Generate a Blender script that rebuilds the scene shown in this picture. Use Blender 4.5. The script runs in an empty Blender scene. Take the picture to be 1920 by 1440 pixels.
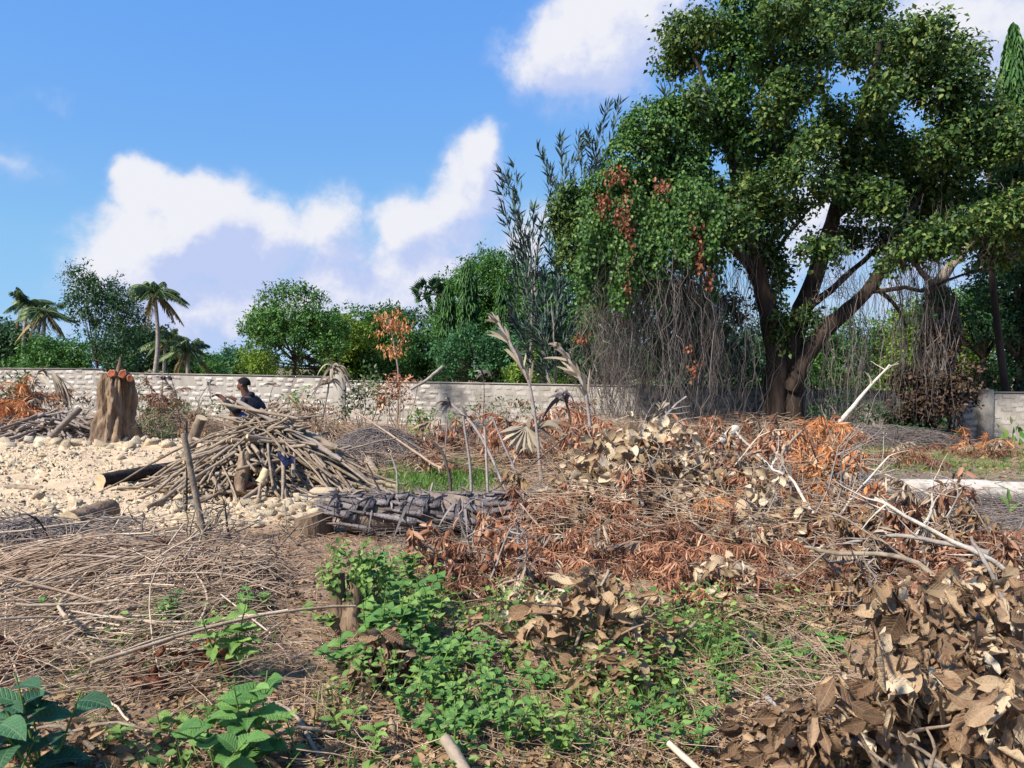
import bpy, math, random
import numpy as np
from mathutils import Vector, Matrix, noise as mnoise
R = np.random.default_rng(11)
random.seed(11)
C = bpy.context.scene.collection
S = bpy.context.scene
# ------------------------------------------------------------------ camera
CAMZ, FPX, HOR = 1.6, 1450.0, 688.0
PITCH = math.atan((720 - HOR) / FPX)
cam = bpy.data.cameras.new('camera'); camo = bpy.data.objects.new('camera', cam); C.objects.link(camo)
camo.location = (0, 0, CAMZ); camo.rotation_euler = (math.pi/2 - PITCH, 0, 0)
cam.sensor_fit = 'HORIZONTAL'; cam.angle = 2*math.atan(960/FPX); cam.clip_start = 0.05; cam.clip_end = 3000
S.camera = camo
# ------------------------------------------------------------------ world, sun, exposure
SUN_AZ, SUN_EL = math.radians(-130), math.radians(46)      # azimuth clockwise from the view direction
sdir = Vector((math.sin(SUN_AZ)*math.cos(SUN_EL), math.cos(SUN_AZ)*math.cos(SUN_EL), math.sin(SUN_EL)))
S.view_settings.view_transform = 'Standard'; S.view_settings.look = 'None'
S.view_settings.exposure = 1.05; S.view_settings.gamma = 1.0; S.view_settings.use_curve_mapping = False
sl = bpy.data.lights.new('sun', 'SUN'); sl.energy = 4.2; sl.angle = math.radians(5); sl.color = (1.0, .94, .85)
so = bpy.data.objects.new('sun', sl); C.objects.link(so); so.location = (-20, -20, 30)
so.rotation_euler = (-sdir).to_track_quat('-Z', 'Y').to_euler()

cp, sp = math.cos(PITCH), math.sin(PITCH)
def ray(px, py):
    a, b = (px - 960)/FPX, (720 - py)/FPX
    return np.array((a, cp + b*sp, -sp + b*cp))
def P(px, py, D):
    """world point seen at photo pixel (px, py), D metres in front of the camera"""
    d = ray(px, py); return np.array((0, 0, CAMZ)) + d*(D/d[1])

W = bpy.data.worlds.new('World'); S.world = W; W.use_nodes = True
def build_world():
    nt = W.node_tree; N = nt.nodes; L = nt.links; N.clear()
    g = bpy.data.node_groups.new('cloud_density', 'ShaderNodeTree')
    g.interface.new_socket('Vector', in_out='INPUT', socket_type='NodeSocketVector')
    g.interface.new_socket('Density', in_out='OUTPUT', socket_type='NodeSocketFloat')
    gn, gl = g.nodes, g.links
    gi, go = gn.new('NodeGroupInput'), gn.new('NodeGroupOutput')
    def math_(op, a, b=None, c=None, tree=gn, links=gl, clamp=False):
        m = tree.new('ShaderNodeMath'); m.operation = op; m.use_clamp = clamp
        for i, v in enumerate((a, b, c)):
            if v is None: continue
            if isinstance(v, (int, float)): m.inputs[i].default_value = v
            else: links.new(v, m.inputs[i])
        return m.outputs[0]
    def vmath(op, a, b=None, scale=None):
        m = gn.new('ShaderNodeVectorMath'); m.operation = op
        for i, v in enumerate((a, b)):
            if v is None: continue
            if isinstance(v, (tuple, list)): m.inputs[i].default_value = v
            else: gl.new(v, m.inputs[i])
        if scale is not None: m.inputs['Scale'].default_value = scale
        return m
    def noise(scale, detail, rough, src):
        n = gn.new('ShaderNodeTexNoise'); n.inputs['Scale'].default_value = scale
        n.inputs['Detail'].default_value = detail; n.inputs['Roughness'].default_value = rough
        gl.new(src, n.inputs['Vector']); return n
    v = gi.outputs[0]
    w1 = noise(9, 4, .55, v)
    off = vmath('SUBTRACT', w1.outputs['Color'], (.5, .5, .5)).outputs[0]
    off = vmath('SCALE', off, scale=.085).outputs[0]
    wv = vmath('ADD', v, off).outputs[0]
    blobs = [(258,332,34,34,1),(330,385,75,55,1.1),(400,390,82,60,1.2),(262,440,80,55,.8),(450,455,75,55,1),
             (340,490,150,75,.6),(225,520,60,45,.55),(610,415,80,65,.8),(600,480,90,70,.45),(765,400,55,50,.8),(800,455,110,70,.55),(862,385,70,60,.6),(885,315,55,75,.9),(912,258,36,44,.7),
             (330,600,260,70,.55),(640,590,360,95,.66),(850,540,210,80,.68),(990,450,90,80,.7),
             (1120,105,150,100,.8),(1030,95,110,50,.55),(1195,30,100,85,.8),(100,200,45,30,.3),(25,305,90,40,.32),
             (1790,40,180,85,.8),(1880,140,100,75,.8),(1650,430,300,130,.8)]
    acc = None
    for (cx, cy, rx, ry, s) in blobs:
        d = ray(cx, cy); d = d/np.linalg.norm(d)
        q = vmath('SUBTRACT', wv, tuple(d)).outputs[0]
        q = vmath('MULTIPLY', q, (FPX/rx*.72, 1.2, FPX/ry*.72)).outputs[0]
        l = vmath('LENGTH', q).outputs['Value']
        f = math_('MULTIPLY', math_('SUBTRACT', 1.0, l, clamp=True), s*1.25)
        acc = f if acc is None else math_('ADD', acc, f)
    # sparse clouds all round the rest of the sky
    big = noise(2.3, 3, .5, v)
    sep = gn.new('ShaderNodeSeparateXYZ'); gl.new(v, sep.inputs[0])
    away = math_('MULTIPLY_ADD', sep.outputs['Y'], -2.5, 1.6, clamp=True)
    bg = math_('MULTIPLY', math_('MULTIPLY_ADD', big.outputs['Fac'], 3.2, -1.75, clamp=True), away)
    acc = math_('ADD', acc, bg)
    fb = noise(15, 9, .64, v)
    det = math_('MULTIPLY_ADD', fb.outputs['Fac'], 1.9, -.95)
    gate = math_('MULTIPLY', acc, 2.2, clamp=True)
    dens = math_('ADD', acc, math_('MULTIPLY', det, gate))
    gl.new(dens, go.inputs[0])
    tc = N.new('ShaderNodeTexCoord')
    def dens_at(offset):
        a = N.new('ShaderNodeVectorMath'); a.operation = 'ADD'; a.inputs[1].default_value = offset
        L.new(tc.outputs['Generated'], a.inputs[0])
        n = N.new('ShaderNodeGroup'); n.node_tree = g; L.new(a.outputs[0], n.inputs[0]); return n.outputs[0]
    d0, d1 = dens_at((0, 0, 0)), dens_at((-.018, 0, .034))
    def mr(x, a, b, smooth=True):
        m = N.new('ShaderNodeMapRange'); m.interpolation_type = 'SMOOTHSTEP' if smooth else 'LINEAR'
        m.inputs['From Min'].default_value = a; m.inputs['From Max'].default_value = b; L.new(x, m.inputs['Value']); return m.outputs[0]
    alpha = mr(d0, .1, 1.05)
    lit = N.new('ShaderNodeMath'); lit.operation = 'SUBTRACT'; L.new(d0, lit.inputs[0]); L.new(d1, lit.inputs[1])
    ln_ = N.new('ShaderNodeTexNoise'); ln_.inputs['Scale'].default_value = 13; ln_.inputs['Detail'].default_value = 5; L.new(tc.outputs['Generated'], ln_.inputs['Vector'])
    l2 = N.new('ShaderNodeMath'); l2.operation = 'MULTIPLY_ADD'; l2.inputs[1].default_value = 1.7; L.new(ln_.outputs['Fac'], l2.inputs[0])
    l3 = N.new('ShaderNodeMath'); l3.operation = 'SUBTRACT'; l3.inputs[1].default_value = .9; L.new(lit.outputs[0], l3.inputs[0]); L.new(l3.outputs[0], l2.inputs[2])
    litf = mr(l2.outputs[0], -.36, .62)
    cr = N.new('ShaderNodeMix'); cr.data_type = 'RGBA'; L.new(litf, cr.inputs['Factor'])
    cr.inputs['A'].default_value = (.54, .63, .92, 1); cr.inputs['B'].default_value = (.88, .89, .96, 1)
    sky = N.new('ShaderNodeTexSky'); sky.sky_type = 'NISHITA'; sky.sun_disc = False
    sky.sun_elevation = SUN_EL; sky.sun_rotation = SUN_AZ; sky.altitude = 10; sky.air_density = 1.0; sky.dust_density = 0.0; sky.ozone_density = 3.0
    sg = N.new('ShaderNodeSeparateColor'); L.new(sky.outputs[0], sg.inputs[0])
    sm = N.new('ShaderNodeMath'); sm.operation = 'DIVIDE'; sm.inputs[1].default_value = 8.0; L.new(sg.outputs[1], sm.inputs[0])
    rp = N.new('ShaderNodeValToRGB'); L.new(sm.outputs[0], rp.inputs[0]); el = rp.color_ramp.elements       # the phone's colour rendering of the sky's own brightness
    while len(el) < 5: el.new(.5)
    for e, (p_, c_) in zip(el, ((.0, (.05, .20, .70)), (.26, (.15, .385, .89)), (.52, (.265, .55, .90)), (.84, (.36, .63, .92)), (1.0, (.50, .70, .92)))): e.position = p_; e.color = (*c_, 1)
    b1 = N.new('ShaderNodeBackground'); L.new(rp.outputs[0], b1.inputs[0]); b1.inputs[1].default_value = .483
    b2 = N.new('ShaderNodeBackground'); L.new(cr.outputs['Result'], b2.inputs[0]); b2.inputs[1].default_value = .475
    mx = N.new('ShaderNodeMixShader'); L.new(alpha, mx.inputs[0]); L.new(b1.outputs[0], mx.inputs[1]); L.new(b2.outputs[0], mx.inputs[2])
    out = N.new('ShaderNodeOutputWorld'); L.new(mx.outputs[0], out.inputs[0])
build_world()

# ------------------------------------------------------------------ helpers
def srgb(r, g, b):
    f = lambda c: c/12.92 if c <= .04045 else ((c + .055)/1.055)**2.4
    return (f(r/255), f(g/255), f(b/255), 1)
def nrm(v): return v/np.maximum(np.linalg.norm(v, axis=-1, keepdims=True), 1e-9)
def sstep(a, b, x):
    t = np.clip((x - a)/(b - a), 0, 1); return t*t*(3 - 2*t)
_tab = np.random.default_rng(5).random((64, 64))
def vnoise(x, y):
    xi, yi = np.floor(x).astype(int), np.floor(y).astype(int); fx, fy = x - xi, y - yi
    fx, fy = fx*fx*(3 - 2*fx), fy*fy*(3 - 2*fy)
    t = lambda i, j: _tab[i % 64, j % 64]
    return (t(xi, yi)*(1 - fx) + t(xi+1, yi)*fx)*(1 - fy) + (t(xi, yi+1)*(1 - fx) + t(xi+1, yi+1)*fx)*fy - .5
def fbm(x, y, o=4):
    r = 0; a = 1
    for k in range(o): r = r + a*vnoise(x*2**k + 17*k, y*2**k + 31*k); a *= .5
    return r
def gauss(x, y, cx, cy, sx, sy): return np.exp(-((x - cx)/sx)**2 - ((y - cy)/sy)**2)
def clearing(x, y):
    """the cleared limestone rubble on the left: 1 inside"""
    edge = fbm(x*.7 + 3, y*.7, 3)*1.1
    right = -.23*y + .05 + .15*(y < 0)                 # right-hand border
    right = np.where(y < 10.3, -.30*y + .75, -.43*y + 2.1)
    return sstep(-.35, .5, right - x + edge*.5)*sstep(7.1, 7.9, y + edge*.6)*sstep(17.6, 16.4, y + edge*.5)
def H(x, y):
    x = np.asarray(x, float); y = np.asarray(y, float)
    near = sstep(60, 24, np.hypot(x, y))
    h = -.019*np.maximum(0, x - 1)*sstep(4, 17, y)*near
    h = h + near*(.07*fbm(x*.45, y*.45, 3) + .035*fbm(x*2.1, y*2.1, 3))
    h = h + .42*gauss(x, y, 1.7, 8.0, 1.6, 1.0) + .16*gauss(x, y, 1.0, 6.4, .8, .6) + .2*gauss(x, y, 3.0, 5.6, .9, .6) + .16*gauss(x, y, 2.6, 3.2, .9, .9) + .10*gauss(x, y, -1.9, 5.0, 1.4, .8)
    h = h + .18*gauss(x, y, 6.0, 18.2, 2.5, 1.3) + .12*gauss(x, y, .5, 5.7, .8, .6) + .2*gauss(x, y, 4.2, 8.6, 1.1, .8)
    c = clearing(x, y)
    h = h + c*(.05*fbm(x*4, y*4, 4) + .03)
    return h
def Hp(p): return float(H(p[0], p[1]))
def G(px, py, up=0.0):
    """the point of the ground seen at that photo pixel"""
    d = ray(px, py); t = 1.6/max(-d[2], .02)
    for _ in range(25):
        p = np.array((0, 0, CAMZ)) + d*t
        t = t*.5 + .5*(CAMZ - Hp(p))/max(-d[2], .02)
    p = np.array((0, 0, CAMZ)) + d*t; p[2] = Hp(p) + up; return p
def GD(px, D, up=0.0):
    x = (px - 960)/FPX*D; return np.array((x, D, float(H(x, D)) + up))

class MB:
    def __init__(s): s.v = []; s.f = {3: [], 4: []}; s.m = {3: [], 4: []}; s.n = 0
    def add(s, V, F, mat=0):
        V = np.asarray(V, float).reshape(-1, 3); F = np.asarray(F, int)
        if len(F) == 0: return s
        s.v.append(V); s.f[F.shape[1]].append(F + s.n); s.m[F.shape[1]].append(np.full(len(F), mat, int)); s.n += len(V); return s
    def mesh(s, name, mats, smooth=False, origin=None):
        V = np.concatenate(s.v) if s.v else np.zeros((0, 3))
        if origin is not None: V = V - np.asarray(origin)
        me = bpy.data.meshes.new(name)
        me.vertices.add(len(V)); me.vertices.foreach_set('co', V.ravel().astype(np.float32))
        loops, starts, mi = [], [], []; k = 0
        for n in (3, 4):
            if s.f[n]:
                F = np.concatenate(s.f[n]); loops.append(F.ravel()); starts.append(k + np.arange(len(F))*n); k += F.size
                mi.append(np.concatenate(s.m[n]))
        loops = np.concatenate(loops); starts = np.concatenate(starts); mi = np.concatenate(mi)
        me.loops.add(len(loops)); me.loops.foreach_set('vertex_index', loops.astype(np.int32))
        me.polygons.add(len(starts)); me.polygons.foreach_set('loop_start', starts.astype(np.int32))
        me.polygons.foreach_set('material_index', mi.astype(np.int32))
        if smooth: me.polygons.foreach_set('use_smooth', np.ones(len(starts), bool))
        for m in (mats if isinstance(mats, (list, tuple)) else [mats]): me.materials.append(m)
        me.update(calc_edges=True); return me
    def build(s, name, mats, parent=None, smooth=False, origin=None):
        if parent is not None: origin = org(parent)
        elif origin is None:
            V = np.concatenate(s.v); origin = (V[:, 0].mean(), V[:, 1].mean(), V[:, 2].min())
        o = bpy.data.objects.new(name, s.mesh(name, mats, smooth, origin)); C.objects.link(o)
        if parent is not None: o.parent = parent
        else: o.location = origin
        return o
def org(o):
    v = np.zeros(3)
    while o is not None: v = v + np.array(o.location); o = o.parent
    return v
def tag(o, label, cat, group=None, kind=None):
    o['label'] = label; o['category'] = cat
    if group: o['group'] = group
    if kind: o['kind'] = kind
    return o
def thing(name, label, cat, loc, group=None):
    o = bpy.data.objects.new(name, None); C.objects.link(o); o.location = tuple(float(a) for a in loc); o.empty_display_size = .1
    return tag(o, label, cat, group)
def put(name, me, parent, pos, axis, normal, s):
    """an object sharing mesh data, its y axis along `axis`, z along `normal`"""
    a = nrm(np.asarray(axis, float)); n = np.asarray(normal, float); n = n - a*np.dot(n, a)
    if np.linalg.norm(n) < 1e-4: n = np.cross(a, (.3, .9, .1))
    n = nrm(n); x = np.cross(a, n)
    o = bpy.data.objects.new(name, me); C.objects.link(o)
    p = np.asarray(pos, float)
    if parent is not None: o.parent = parent; p = p - org(parent)
    sx, sy, sz = (s, s, s) if np.isscalar(s) else s
    M = np.eye(4); M[:3, 0] = x*sx; M[:3, 1] = a*sy; M[:3, 2] = n*sz; M[:3, 3] = p
    o.matrix_local = Matrix(M.tolist()); return o
def tubes(mb, Pt, Rd, sides=5, cap=False, mat=0, capmat=None, rough=0):
    """Pt (T, n, 3), Rd (T, n)"""
    Pt = np.asarray(Pt, float); Rd = np.asarray(Rd, float)
    if Pt.ndim == 2: Pt = Pt[None]; Rd = Rd[None]
    T, n, _ = Pt.shape
    tan = nrm(np.gradient(Pt, axis=1)); mean = nrm(Pt[:, -1] - Pt[:, 0])
    ref = np.where(np.abs(mean[:, 2:3]) < .8, np.array([[0, 0, 1.]]), np.array([[0.1, 1, 0]]))[:, None]
    a = nrm(np.cross(tan, ref)); b = np.cross(tan, a)
    th = np.arange(sides)*2*math.pi/sides
    rr = Rd[:, :, None]*np.ones(sides)
    if rough: rr = rr*(1 + R.normal(0, rough, rr.shape))
    V = Pt[:, :, None] + rr[..., None]*(np.cos(th)[:, None]*a[:, :, None] + np.sin(th)[:, None]*b[:, :, None])
    i, j, t = np.meshgrid(np.arange(n-1), np.arange(sides), np.arange(T), indexing='ij')
    j2 = (j + 1) % sides; B = t*n*sides
    F = np.stack([B + i*sides + j, B + i*sides + j2, B + (i+1)*sides + j2, B + (i+1)*sides + j], -1).reshape(-1, 4)
    mb.add(V, F, mat)
    if cap:
        for e, k in ((0, 0), (1, n-1)):
            ring = V[:, k]; cen = Pt[:, k]
            VV = np.concatenate([ring, cen[:, None]], 1); q = np.arange(sides)
            f = np.stack([q, (q+1) % sides, np.full(sides, sides)], 1)
            if e == 0: f = f[:, ::-1]
            mb.add(VV, (f[None] + (np.arange(T)*(sides+1))[:, None, None]).reshape(-1, 3), mat if capmat is None else capmat)
    return mb
def smooth_path(pts, n=12):
    pts = np.asarray(pts, float); k = len(pts)
    t = np.linspace(0, k-1, n); i = np.clip(t.astype(int), 0, k-2); f = (t - i)[:, None]
    p0 = pts[np.clip(i-1, 0, k-1)]; p1 = pts[i]; p2 = pts[i+1]; p3 = pts[np.clip(i+2, 0, k-1)]
    return .5*(2*p1 + (p2 - p0)*f + (2*p0 - 5*p1 + 4*p2 - p3)*f**2 + (3*p1 - p0 - 3*p2 + p3)*f**3)
def wobble(p, amp, rg=R):
    n = len(p); w = rg.normal(0, 1, p.shape); w = (w + np.roll(w, 1, 0) + np.roll(w, -1, 0))/3
    w[0] *= .2; return p + w*amp
# leaf templates: x across, y along, z lift
T_DIA = (np.array([(0,0,0),(.5,.42,.1),(0,1,-.12),(-.5,.42,.1)]), np.array([(0,1,2),(0,2,3)]))
T_STRIP = (np.array([(-.2,0,0),(.2,0,0),(.5,.5,.04),(-.5,.5,.04),(0,1,-.06)]), np.array([(0,1,2),(0,2,3),(3,2,4)]))
T_LEAF = (np.array([(0,0,0),(.36,.22,.07),(.48,.5,.09),(.26,.8,0),(0,1,-.14),(-.26,.8,0),(-.48,.5,.09),(-.36,.22,.07),(0,.5,-.02)]),
          np.array([(0,1,8),(1,2,8),(2,3,8),(3,4,8),(4,5,8),(5,6,8),(6,7,8),(7,0,8)]))
T_MID = (np.array([(0,0,0),(.46,.3,.1),(.4,.68,.07),(0,1,-.1),(-.4,.68,.07),(-.46,.3,.1)]), np.array([(0,1,2),(0,2,3),(0,3,4),(0,4,5)]))
def leaves(mb, pos, axis, normal, L, Wd, tmpl=T_DIA, mat=0):
    n = len(pos)
    if n == 0: return mb
    a = nrm(axis); nn = nrm(normal - a*np.sum(normal*a, 1, keepdims=True)); x = np.cross(a, nn)
    L = np.broadcast_to(L, (n,))[:, None, None]; Wd = np.broadcast_to(Wd, (n,))[:, None, None]
    tv, tf = tmpl
    V = pos[:, None] + tv[None, :, 0:1]*Wd*x[:, None] + tv[None, :, 1:2]*L*a[:, None] + tv[None, :, 2:3]*L*nn[:, None]
    F = (tf[None] + (np.arange(n)*len(tv))[:, None, None]).reshape(-1, 3)
    return mb.add(V, F, mat)
def rdir(n): return nrm(R.normal(0, 1, (n, 3)))
def crown(mb, ell, dens, L, asp=.6, tmpl=T_DIA, droop=.35, per=11, shell=(.72, 1.08), lump=.22, mat=0, keep_under=.55, spread=1.2):
    """leaf rosettes scattered through the outer part of ellipsoids; ell rows: cx cy cz rx ry rz"""
    for e in np.atleast_2d(ell):
        c, r = e[:3], e[3:6]; area = 4*math.pi*np.mean(r)**2
        k = max(3, int(dens*area/per)); d = rdir(k)
        d = d[(d[:, 2] > -.25) | (R.random(len(d)) < keep_under)]; k = len(d)
        rad = R.uniform(shell[0], shell[1], (k, 1))*(1 + lump*R.normal(0, 1, (k, 1)))
        cen = c + r*d*rad
        pos = np.repeat(cen, per, 0) + R.normal(0, 1, (k*per, 3))*L*spread*.6
        dd = np.repeat(d, per, 0)
        ax = dd*.55 + rdir(k*per)*.9 + np.array((0, 0, -droop))
        no = dd*.6 + rdir(k*per)*.55 + np.array((0, 0, .55))
        l = L*R.uniform(.55, 1.25, k*per)*np.repeat(R.uniform(.75, 1.3, k), per)
        leaves(mb, pos, ax, no, l, l*asp, tmpl, mat)
    return mb

# ------------------------------------------------------------------ materials
def new_mat(name):
    m = bpy.data.materials.new(name); m.use_nodes = True; m.node_tree.nodes.clear(); return m, m.node_tree.nodes, m.node_tree.links
def ramp(N, cols):
    r = N.new('ShaderNodeValToRGB'); e = r.color_ramp.elements
    while len(e) < len(cols): e.new(.5)
    for i, c in enumerate(cols): e[i].position = i/(len(cols)-1); e[i].color = c
    return r
def leaf_mat(name, cols, rough=.55, transl=.3, rnd='island', spec=.35, veins=0, nscale=9.0, spots=.9):
    """cols: srgb triples from which each leaf takes its own colour"""
    m, N, L = new_mat(name); cols = [srgb(*c) for c in cols]
    if rnd == 'island': g = N.new('ShaderNodeNewGeometry'); rv = g.outputs['Random Per Island']
    else: g = N.new('ShaderNodeObjectInfo'); rv = g.outputs['Random']
    tc = N.new('ShaderNodeTexCoord'); nz = N.new('ShaderNodeTexNoise'); nz.inputs['Scale'].default_value = nscale; nz.inputs['Detail'].default_value = 3
    L.new(tc.outputs['Object'], nz.inputs['Vector'])
    ma = N.new('ShaderNodeMath'); ma.operation = 'MULTIPLY_ADD'; ma.inputs[1].default_value = .5; L.new(nz.outputs['Fac'], ma.inputs[0])
    mb_ = N.new('ShaderNodeMath'); mb_.operation = 'MULTIPLY_ADD'; mb_.inputs[1].default_value = .9; mb_.inputs[2].default_value = -.2; L.new(rv, mb_.inputs[0]); L.new(mb_.outputs[0], ma.inputs[2])
    rp = ramp(N, cols); L.new(ma.outputs[0], rp.inputs[0])
    p = N.new('ShaderNodeBsdfPrincipled'); p.inputs['Roughness'].default_value = rough; p.inputs['Specular IOR Level'].default_value = spec
    L.new(rp.outputs[0], p.inputs['Base Color'])
    colour = rp.outputs[0]
    if veins:                                                       # midrib, side veins, blotches
        sx = N.new('ShaderNodeSeparateXYZ'); L.new(tc.outputs['Object'], sx.inputs[0])
        def mm(op, u, v=None, w=None):
            q = N.new('ShaderNodeMath'); q.operation = op
            for i, z in enumerate((u, v, w)):
                if z is None: continue
                if isinstance(z, (int, float)): q.inputs[i].default_value = z
                else: L.new(z, q.inputs[i])
            return q.outputs[0]
        ab = mm('ABSOLUTE', sx.outputs['X']); rib = mm('LESS_THAN', ab, .014)
        side = mm('POWER', mm('MULTIPLY_ADD', mm('SINE', mm('MULTIPLY', mm('MULTIPLY_ADD', ab, -.7, sx.outputs['Y']), 62.0)), .5, .5), 6.0)
        vein = mm('MAXIMUM', rib, mm('MULTIPLY', side, .55))
        bn = N.new('ShaderNodeTexNoise'); bn.inputs['Scale'].default_value = veins; bn.inputs['Detail'].default_value = 5; bn.inputs['Roughness'].default_value = .7; L.new(tc.outputs['Object'], bn.inputs['Vector'])
        sp_ = N.new('ShaderNodeMapRange'); sp_.inputs['From Min'].default_value = .56; sp_.inputs['From Max'].default_value = .66; L.new(bn.outputs['Fac'], sp_.inputs[0])
        dk = N.new('ShaderNodeMix'); dk.data_type = 'RGBA'; dk.blend_type = 'MULTIPLY'; dk.inputs['B'].default_value = (.5, .42, .36, 1); L.new(mm('MULTIPLY', sp_.outputs[0], spots), dk.inputs['Factor']); L.new(colour, dk.inputs['A'])
        lt = N.new('ShaderNodeMix'); lt.data_type = 'RGBA'; lt.blend_type = 'SCREEN'; lt.inputs['B'].default_value = (.16, .15, .1, 1); L.new(mm('MULTIPLY', vein, .45), lt.inputs['Factor']); L.new(dk.outputs['Result'], lt.inputs['A'])
        colour = lt.outputs['Result']; L.new(colour, p.inputs['Base Color'])
        bp = N.new('ShaderNodeBump'); bp.inputs['Strength'].default_value = .5; bp.inputs['Distance'].default_value = .02; L.new(mm('MULTIPLY_ADD', vein, -.5, bn.outputs['Fac']), bp.inputs['Height']); L.new(bp.outputs[0], p.inputs['Normal'])
    t = N.new('ShaderNodeBsdfTranslucent'); L.new(colour, t.inputs['Color'])
    mx = N.new('ShaderNodeMixShader'); mx.inputs[0].default_value = transl; L.new(p.outputs[0], mx.inputs[1]); L.new(t.outputs[0], mx.inputs[2])
    o = N.new('ShaderNodeOutputMaterial'); L.new(mx.outputs[0], o.inputs[0]); return m
def solid_mat(name, cols, scale=6.0, rough=.85, bump=.4, bscale=30.0, stretch=(1, 1, 1), detail=6, rnd=None, spec=.25, coord='Object', dist=.02):
    """mottled surface: noise between colours, optional per-object or per-island shift, fine bump"""
    m, N, L = new_mat(name); cols = [srgb(*c) for c in cols]
    tc = N.new('ShaderNodeTexCoord'); mp = N.new('ShaderNodeMapping'); mp.inputs['Scale'].default_value = stretch; L.new(tc.outputs[coord], mp.inputs[0])
    nz = N.new('ShaderNodeTexNoise'); nz.inputs['Scale'].default_value = scale; nz.inputs['Detail'].default_value = detail; nz.inputs['Roughness'].default_value = .62; L.new(mp.outputs[0], nz.inputs['Vector'])
    mr = N.new('ShaderNodeMapRange'); mr.inputs['From Min'].default_value = .28; mr.inputs['From Max'].default_value = .72; L.new(nz.outputs['Fac'], mr.inputs[0])
    v = mr.outputs[0]
    if rnd:
        if rnd == 'island': g = N.new('ShaderNodeNewGeometry'); rv = g.outputs['Random Per Island']
        else: g = N.new('ShaderNodeObjectInfo'); rv = g.outputs['Random']
        a = N.new('ShaderNodeMath'); a.operation = 'MULTIPLY'; a.inputs[1].default_value = .55; L.new(v, a.inputs[0])
        b = N.new('ShaderNodeMath'); b.operation = 'MULTIPLY_ADD'; b.inputs[1].default_value = .6; L.new(rv, b.inputs[0]); L.new(a.outputs[0], b.inputs[2]); v = b.outputs[0]
    rp = ramp(N, cols); L.new(v, rp.inputs[0])
    p = N.new('ShaderNodeBsdfPrincipled'); p.inputs['Roughness'].default_value = rough; p.inputs['Specular IOR Level'].default_value = spec
    L.new(rp.outputs[0], p.inputs['Base Color'])
    if bump:
        bn = N.new('ShaderNodeTexNoise'); bn.inputs['Scale'].default_value = bscale; bn.inputs['Detail'].default_value = 6; L.new(mp.outputs[0], bn.inputs['Vector'])
        bp = N.new('ShaderNodeBump'); bp.inputs['Strength'].default_value = bump; bp.inputs['Distance'].default_value = dist; L.new(bn.outputs['Fac'], bp.inputs['Height']); L.new(bp.outputs[0], p.inputs['Normal'])
    o = N.new('ShaderNodeOutputMaterial'); L.new(p.outputs[0], o.inputs[0]); return m
M = {}
# greens
M['tree'] = leaf_mat('tree_leaf', [(34,58,32),(54,84,42),(84,114,52),(136,144,72)], transl=.36, nscale=.7)
M['ivy'] = leaf_mat('ivy_leaf', [(36,66,30),(58,94,40),(80,116,50),(112,138,64)], transl=.35)
M['rust_ivy'] = leaf_mat('dead_ivy_leaf', [(96,58,40),(130,80,54),(152,100,70)], transl=.25)
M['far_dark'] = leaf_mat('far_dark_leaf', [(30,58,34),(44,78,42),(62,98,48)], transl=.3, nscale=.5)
M['far_mid'] = leaf_mat('far_mid_leaf', [(44,80,36),(66,108,44),(94,134,52)], transl=.32, nscale=.5)
M['far_lime'] = leaf_mat('far_lime_leaf', [(70,104,34),(104,134,42),(146,158,56)], transl=.35, nscale=.5)
M['far_teal'] = leaf_mat('far_teal_leaf', [(36,72,44),(54,98,56),(78,124,68)], transl=.3, nscale=.5)
M['feather'] = leaf_mat('casuarina_needles', [(58,82,76),(82,106,96),(108,130,114)], transl=.3)
M['column'] = leaf_mat('mast_tree_leaf', [(34,70,30),(52,96,36),(80,122,46)], transl=.3)
M['palm'] = leaf_mat('palm_leaflet', [(62,88,54),(90,114,68),(132,142,92)], transl=.3)
M['palm_dry'] = leaf_mat('dry_palm_leaflet', [(128,112,66),(150,130,84),(110,108,60)], transl=.25)
M['olive_bush'] = leaf_mat('dull_bush_leaf', [(66,84,52),(92,108,68),(120,126,84)], transl=.3)
M['herb'] = leaf_mat('herb_leaf', [(62,92,44),(90,122,56),(120,150,72),(156,172,98)], transl=.35)
M['grass'] = leaf_mat('grass_blade', [(48,92,34),(72,120,46),(104,142,60),(140,150,86)], transl=.35)
M['straw'] = leaf_mat('straw_blade', [(120,104,72),(150,132,94),(176,156,116)], transl=.2)
M['leafA'] = leaf_mat('seedling_leaf', [(96,132,58),(124,158,74),(152,180,96)], transl=.35, rnd='object', veins=14, nscale=3, spots=.35)
M['leafB'] = leaf_mat('broad_green_leaf', [(72,116,52),(98,142,66),(130,166,88)], transl=.3, rnd='object', veins=14, nscale=3, spots=.35)
M['leafC'] = leaf_mat('dark_green_leaf', [(34,74,46),(50,96,58),(76,118,74)], transl=.22, rnd='object', veins=14, nscale=3, spots=.35)
# dead leaves
M['dead_tan'] = leaf_mat('dead_tan_leaf', [(106,80,60),(142,112,84),(170,140,108),(188,164,132)], transl=.2, rnd='object', veins=10, nscale=2.2, spec=.2)
M['dead_brown'] = leaf_mat('dead_brown_leaf', [(66,48,36),(112,86,64),(146,118,92),(178,150,120)], transl=.2, rnd='object', veins=10, nscale=2.2, spec=.2)
M['dead_pale'] = leaf_mat('dead_pale_leaf', [(132,110,84),(168,144,114),(196,174,144),(212,196,170)], transl=.2, rnd='object', veins=10, nscale=2.2, spec=.2)
M['dead_rust'] = leaf_mat('dead_rust_leaf', [(112,70,50),(152,102,76),(184,136,106),(202,168,140)], transl=.22, rnd='island', spec=.2)
M['dead_orange'] = leaf_mat('dead_orange_leaf', [(150,90,52),(188,122,74),(208,150,104),(204,166,128)], transl=.22, rnd='island', spec=.2)
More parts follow.
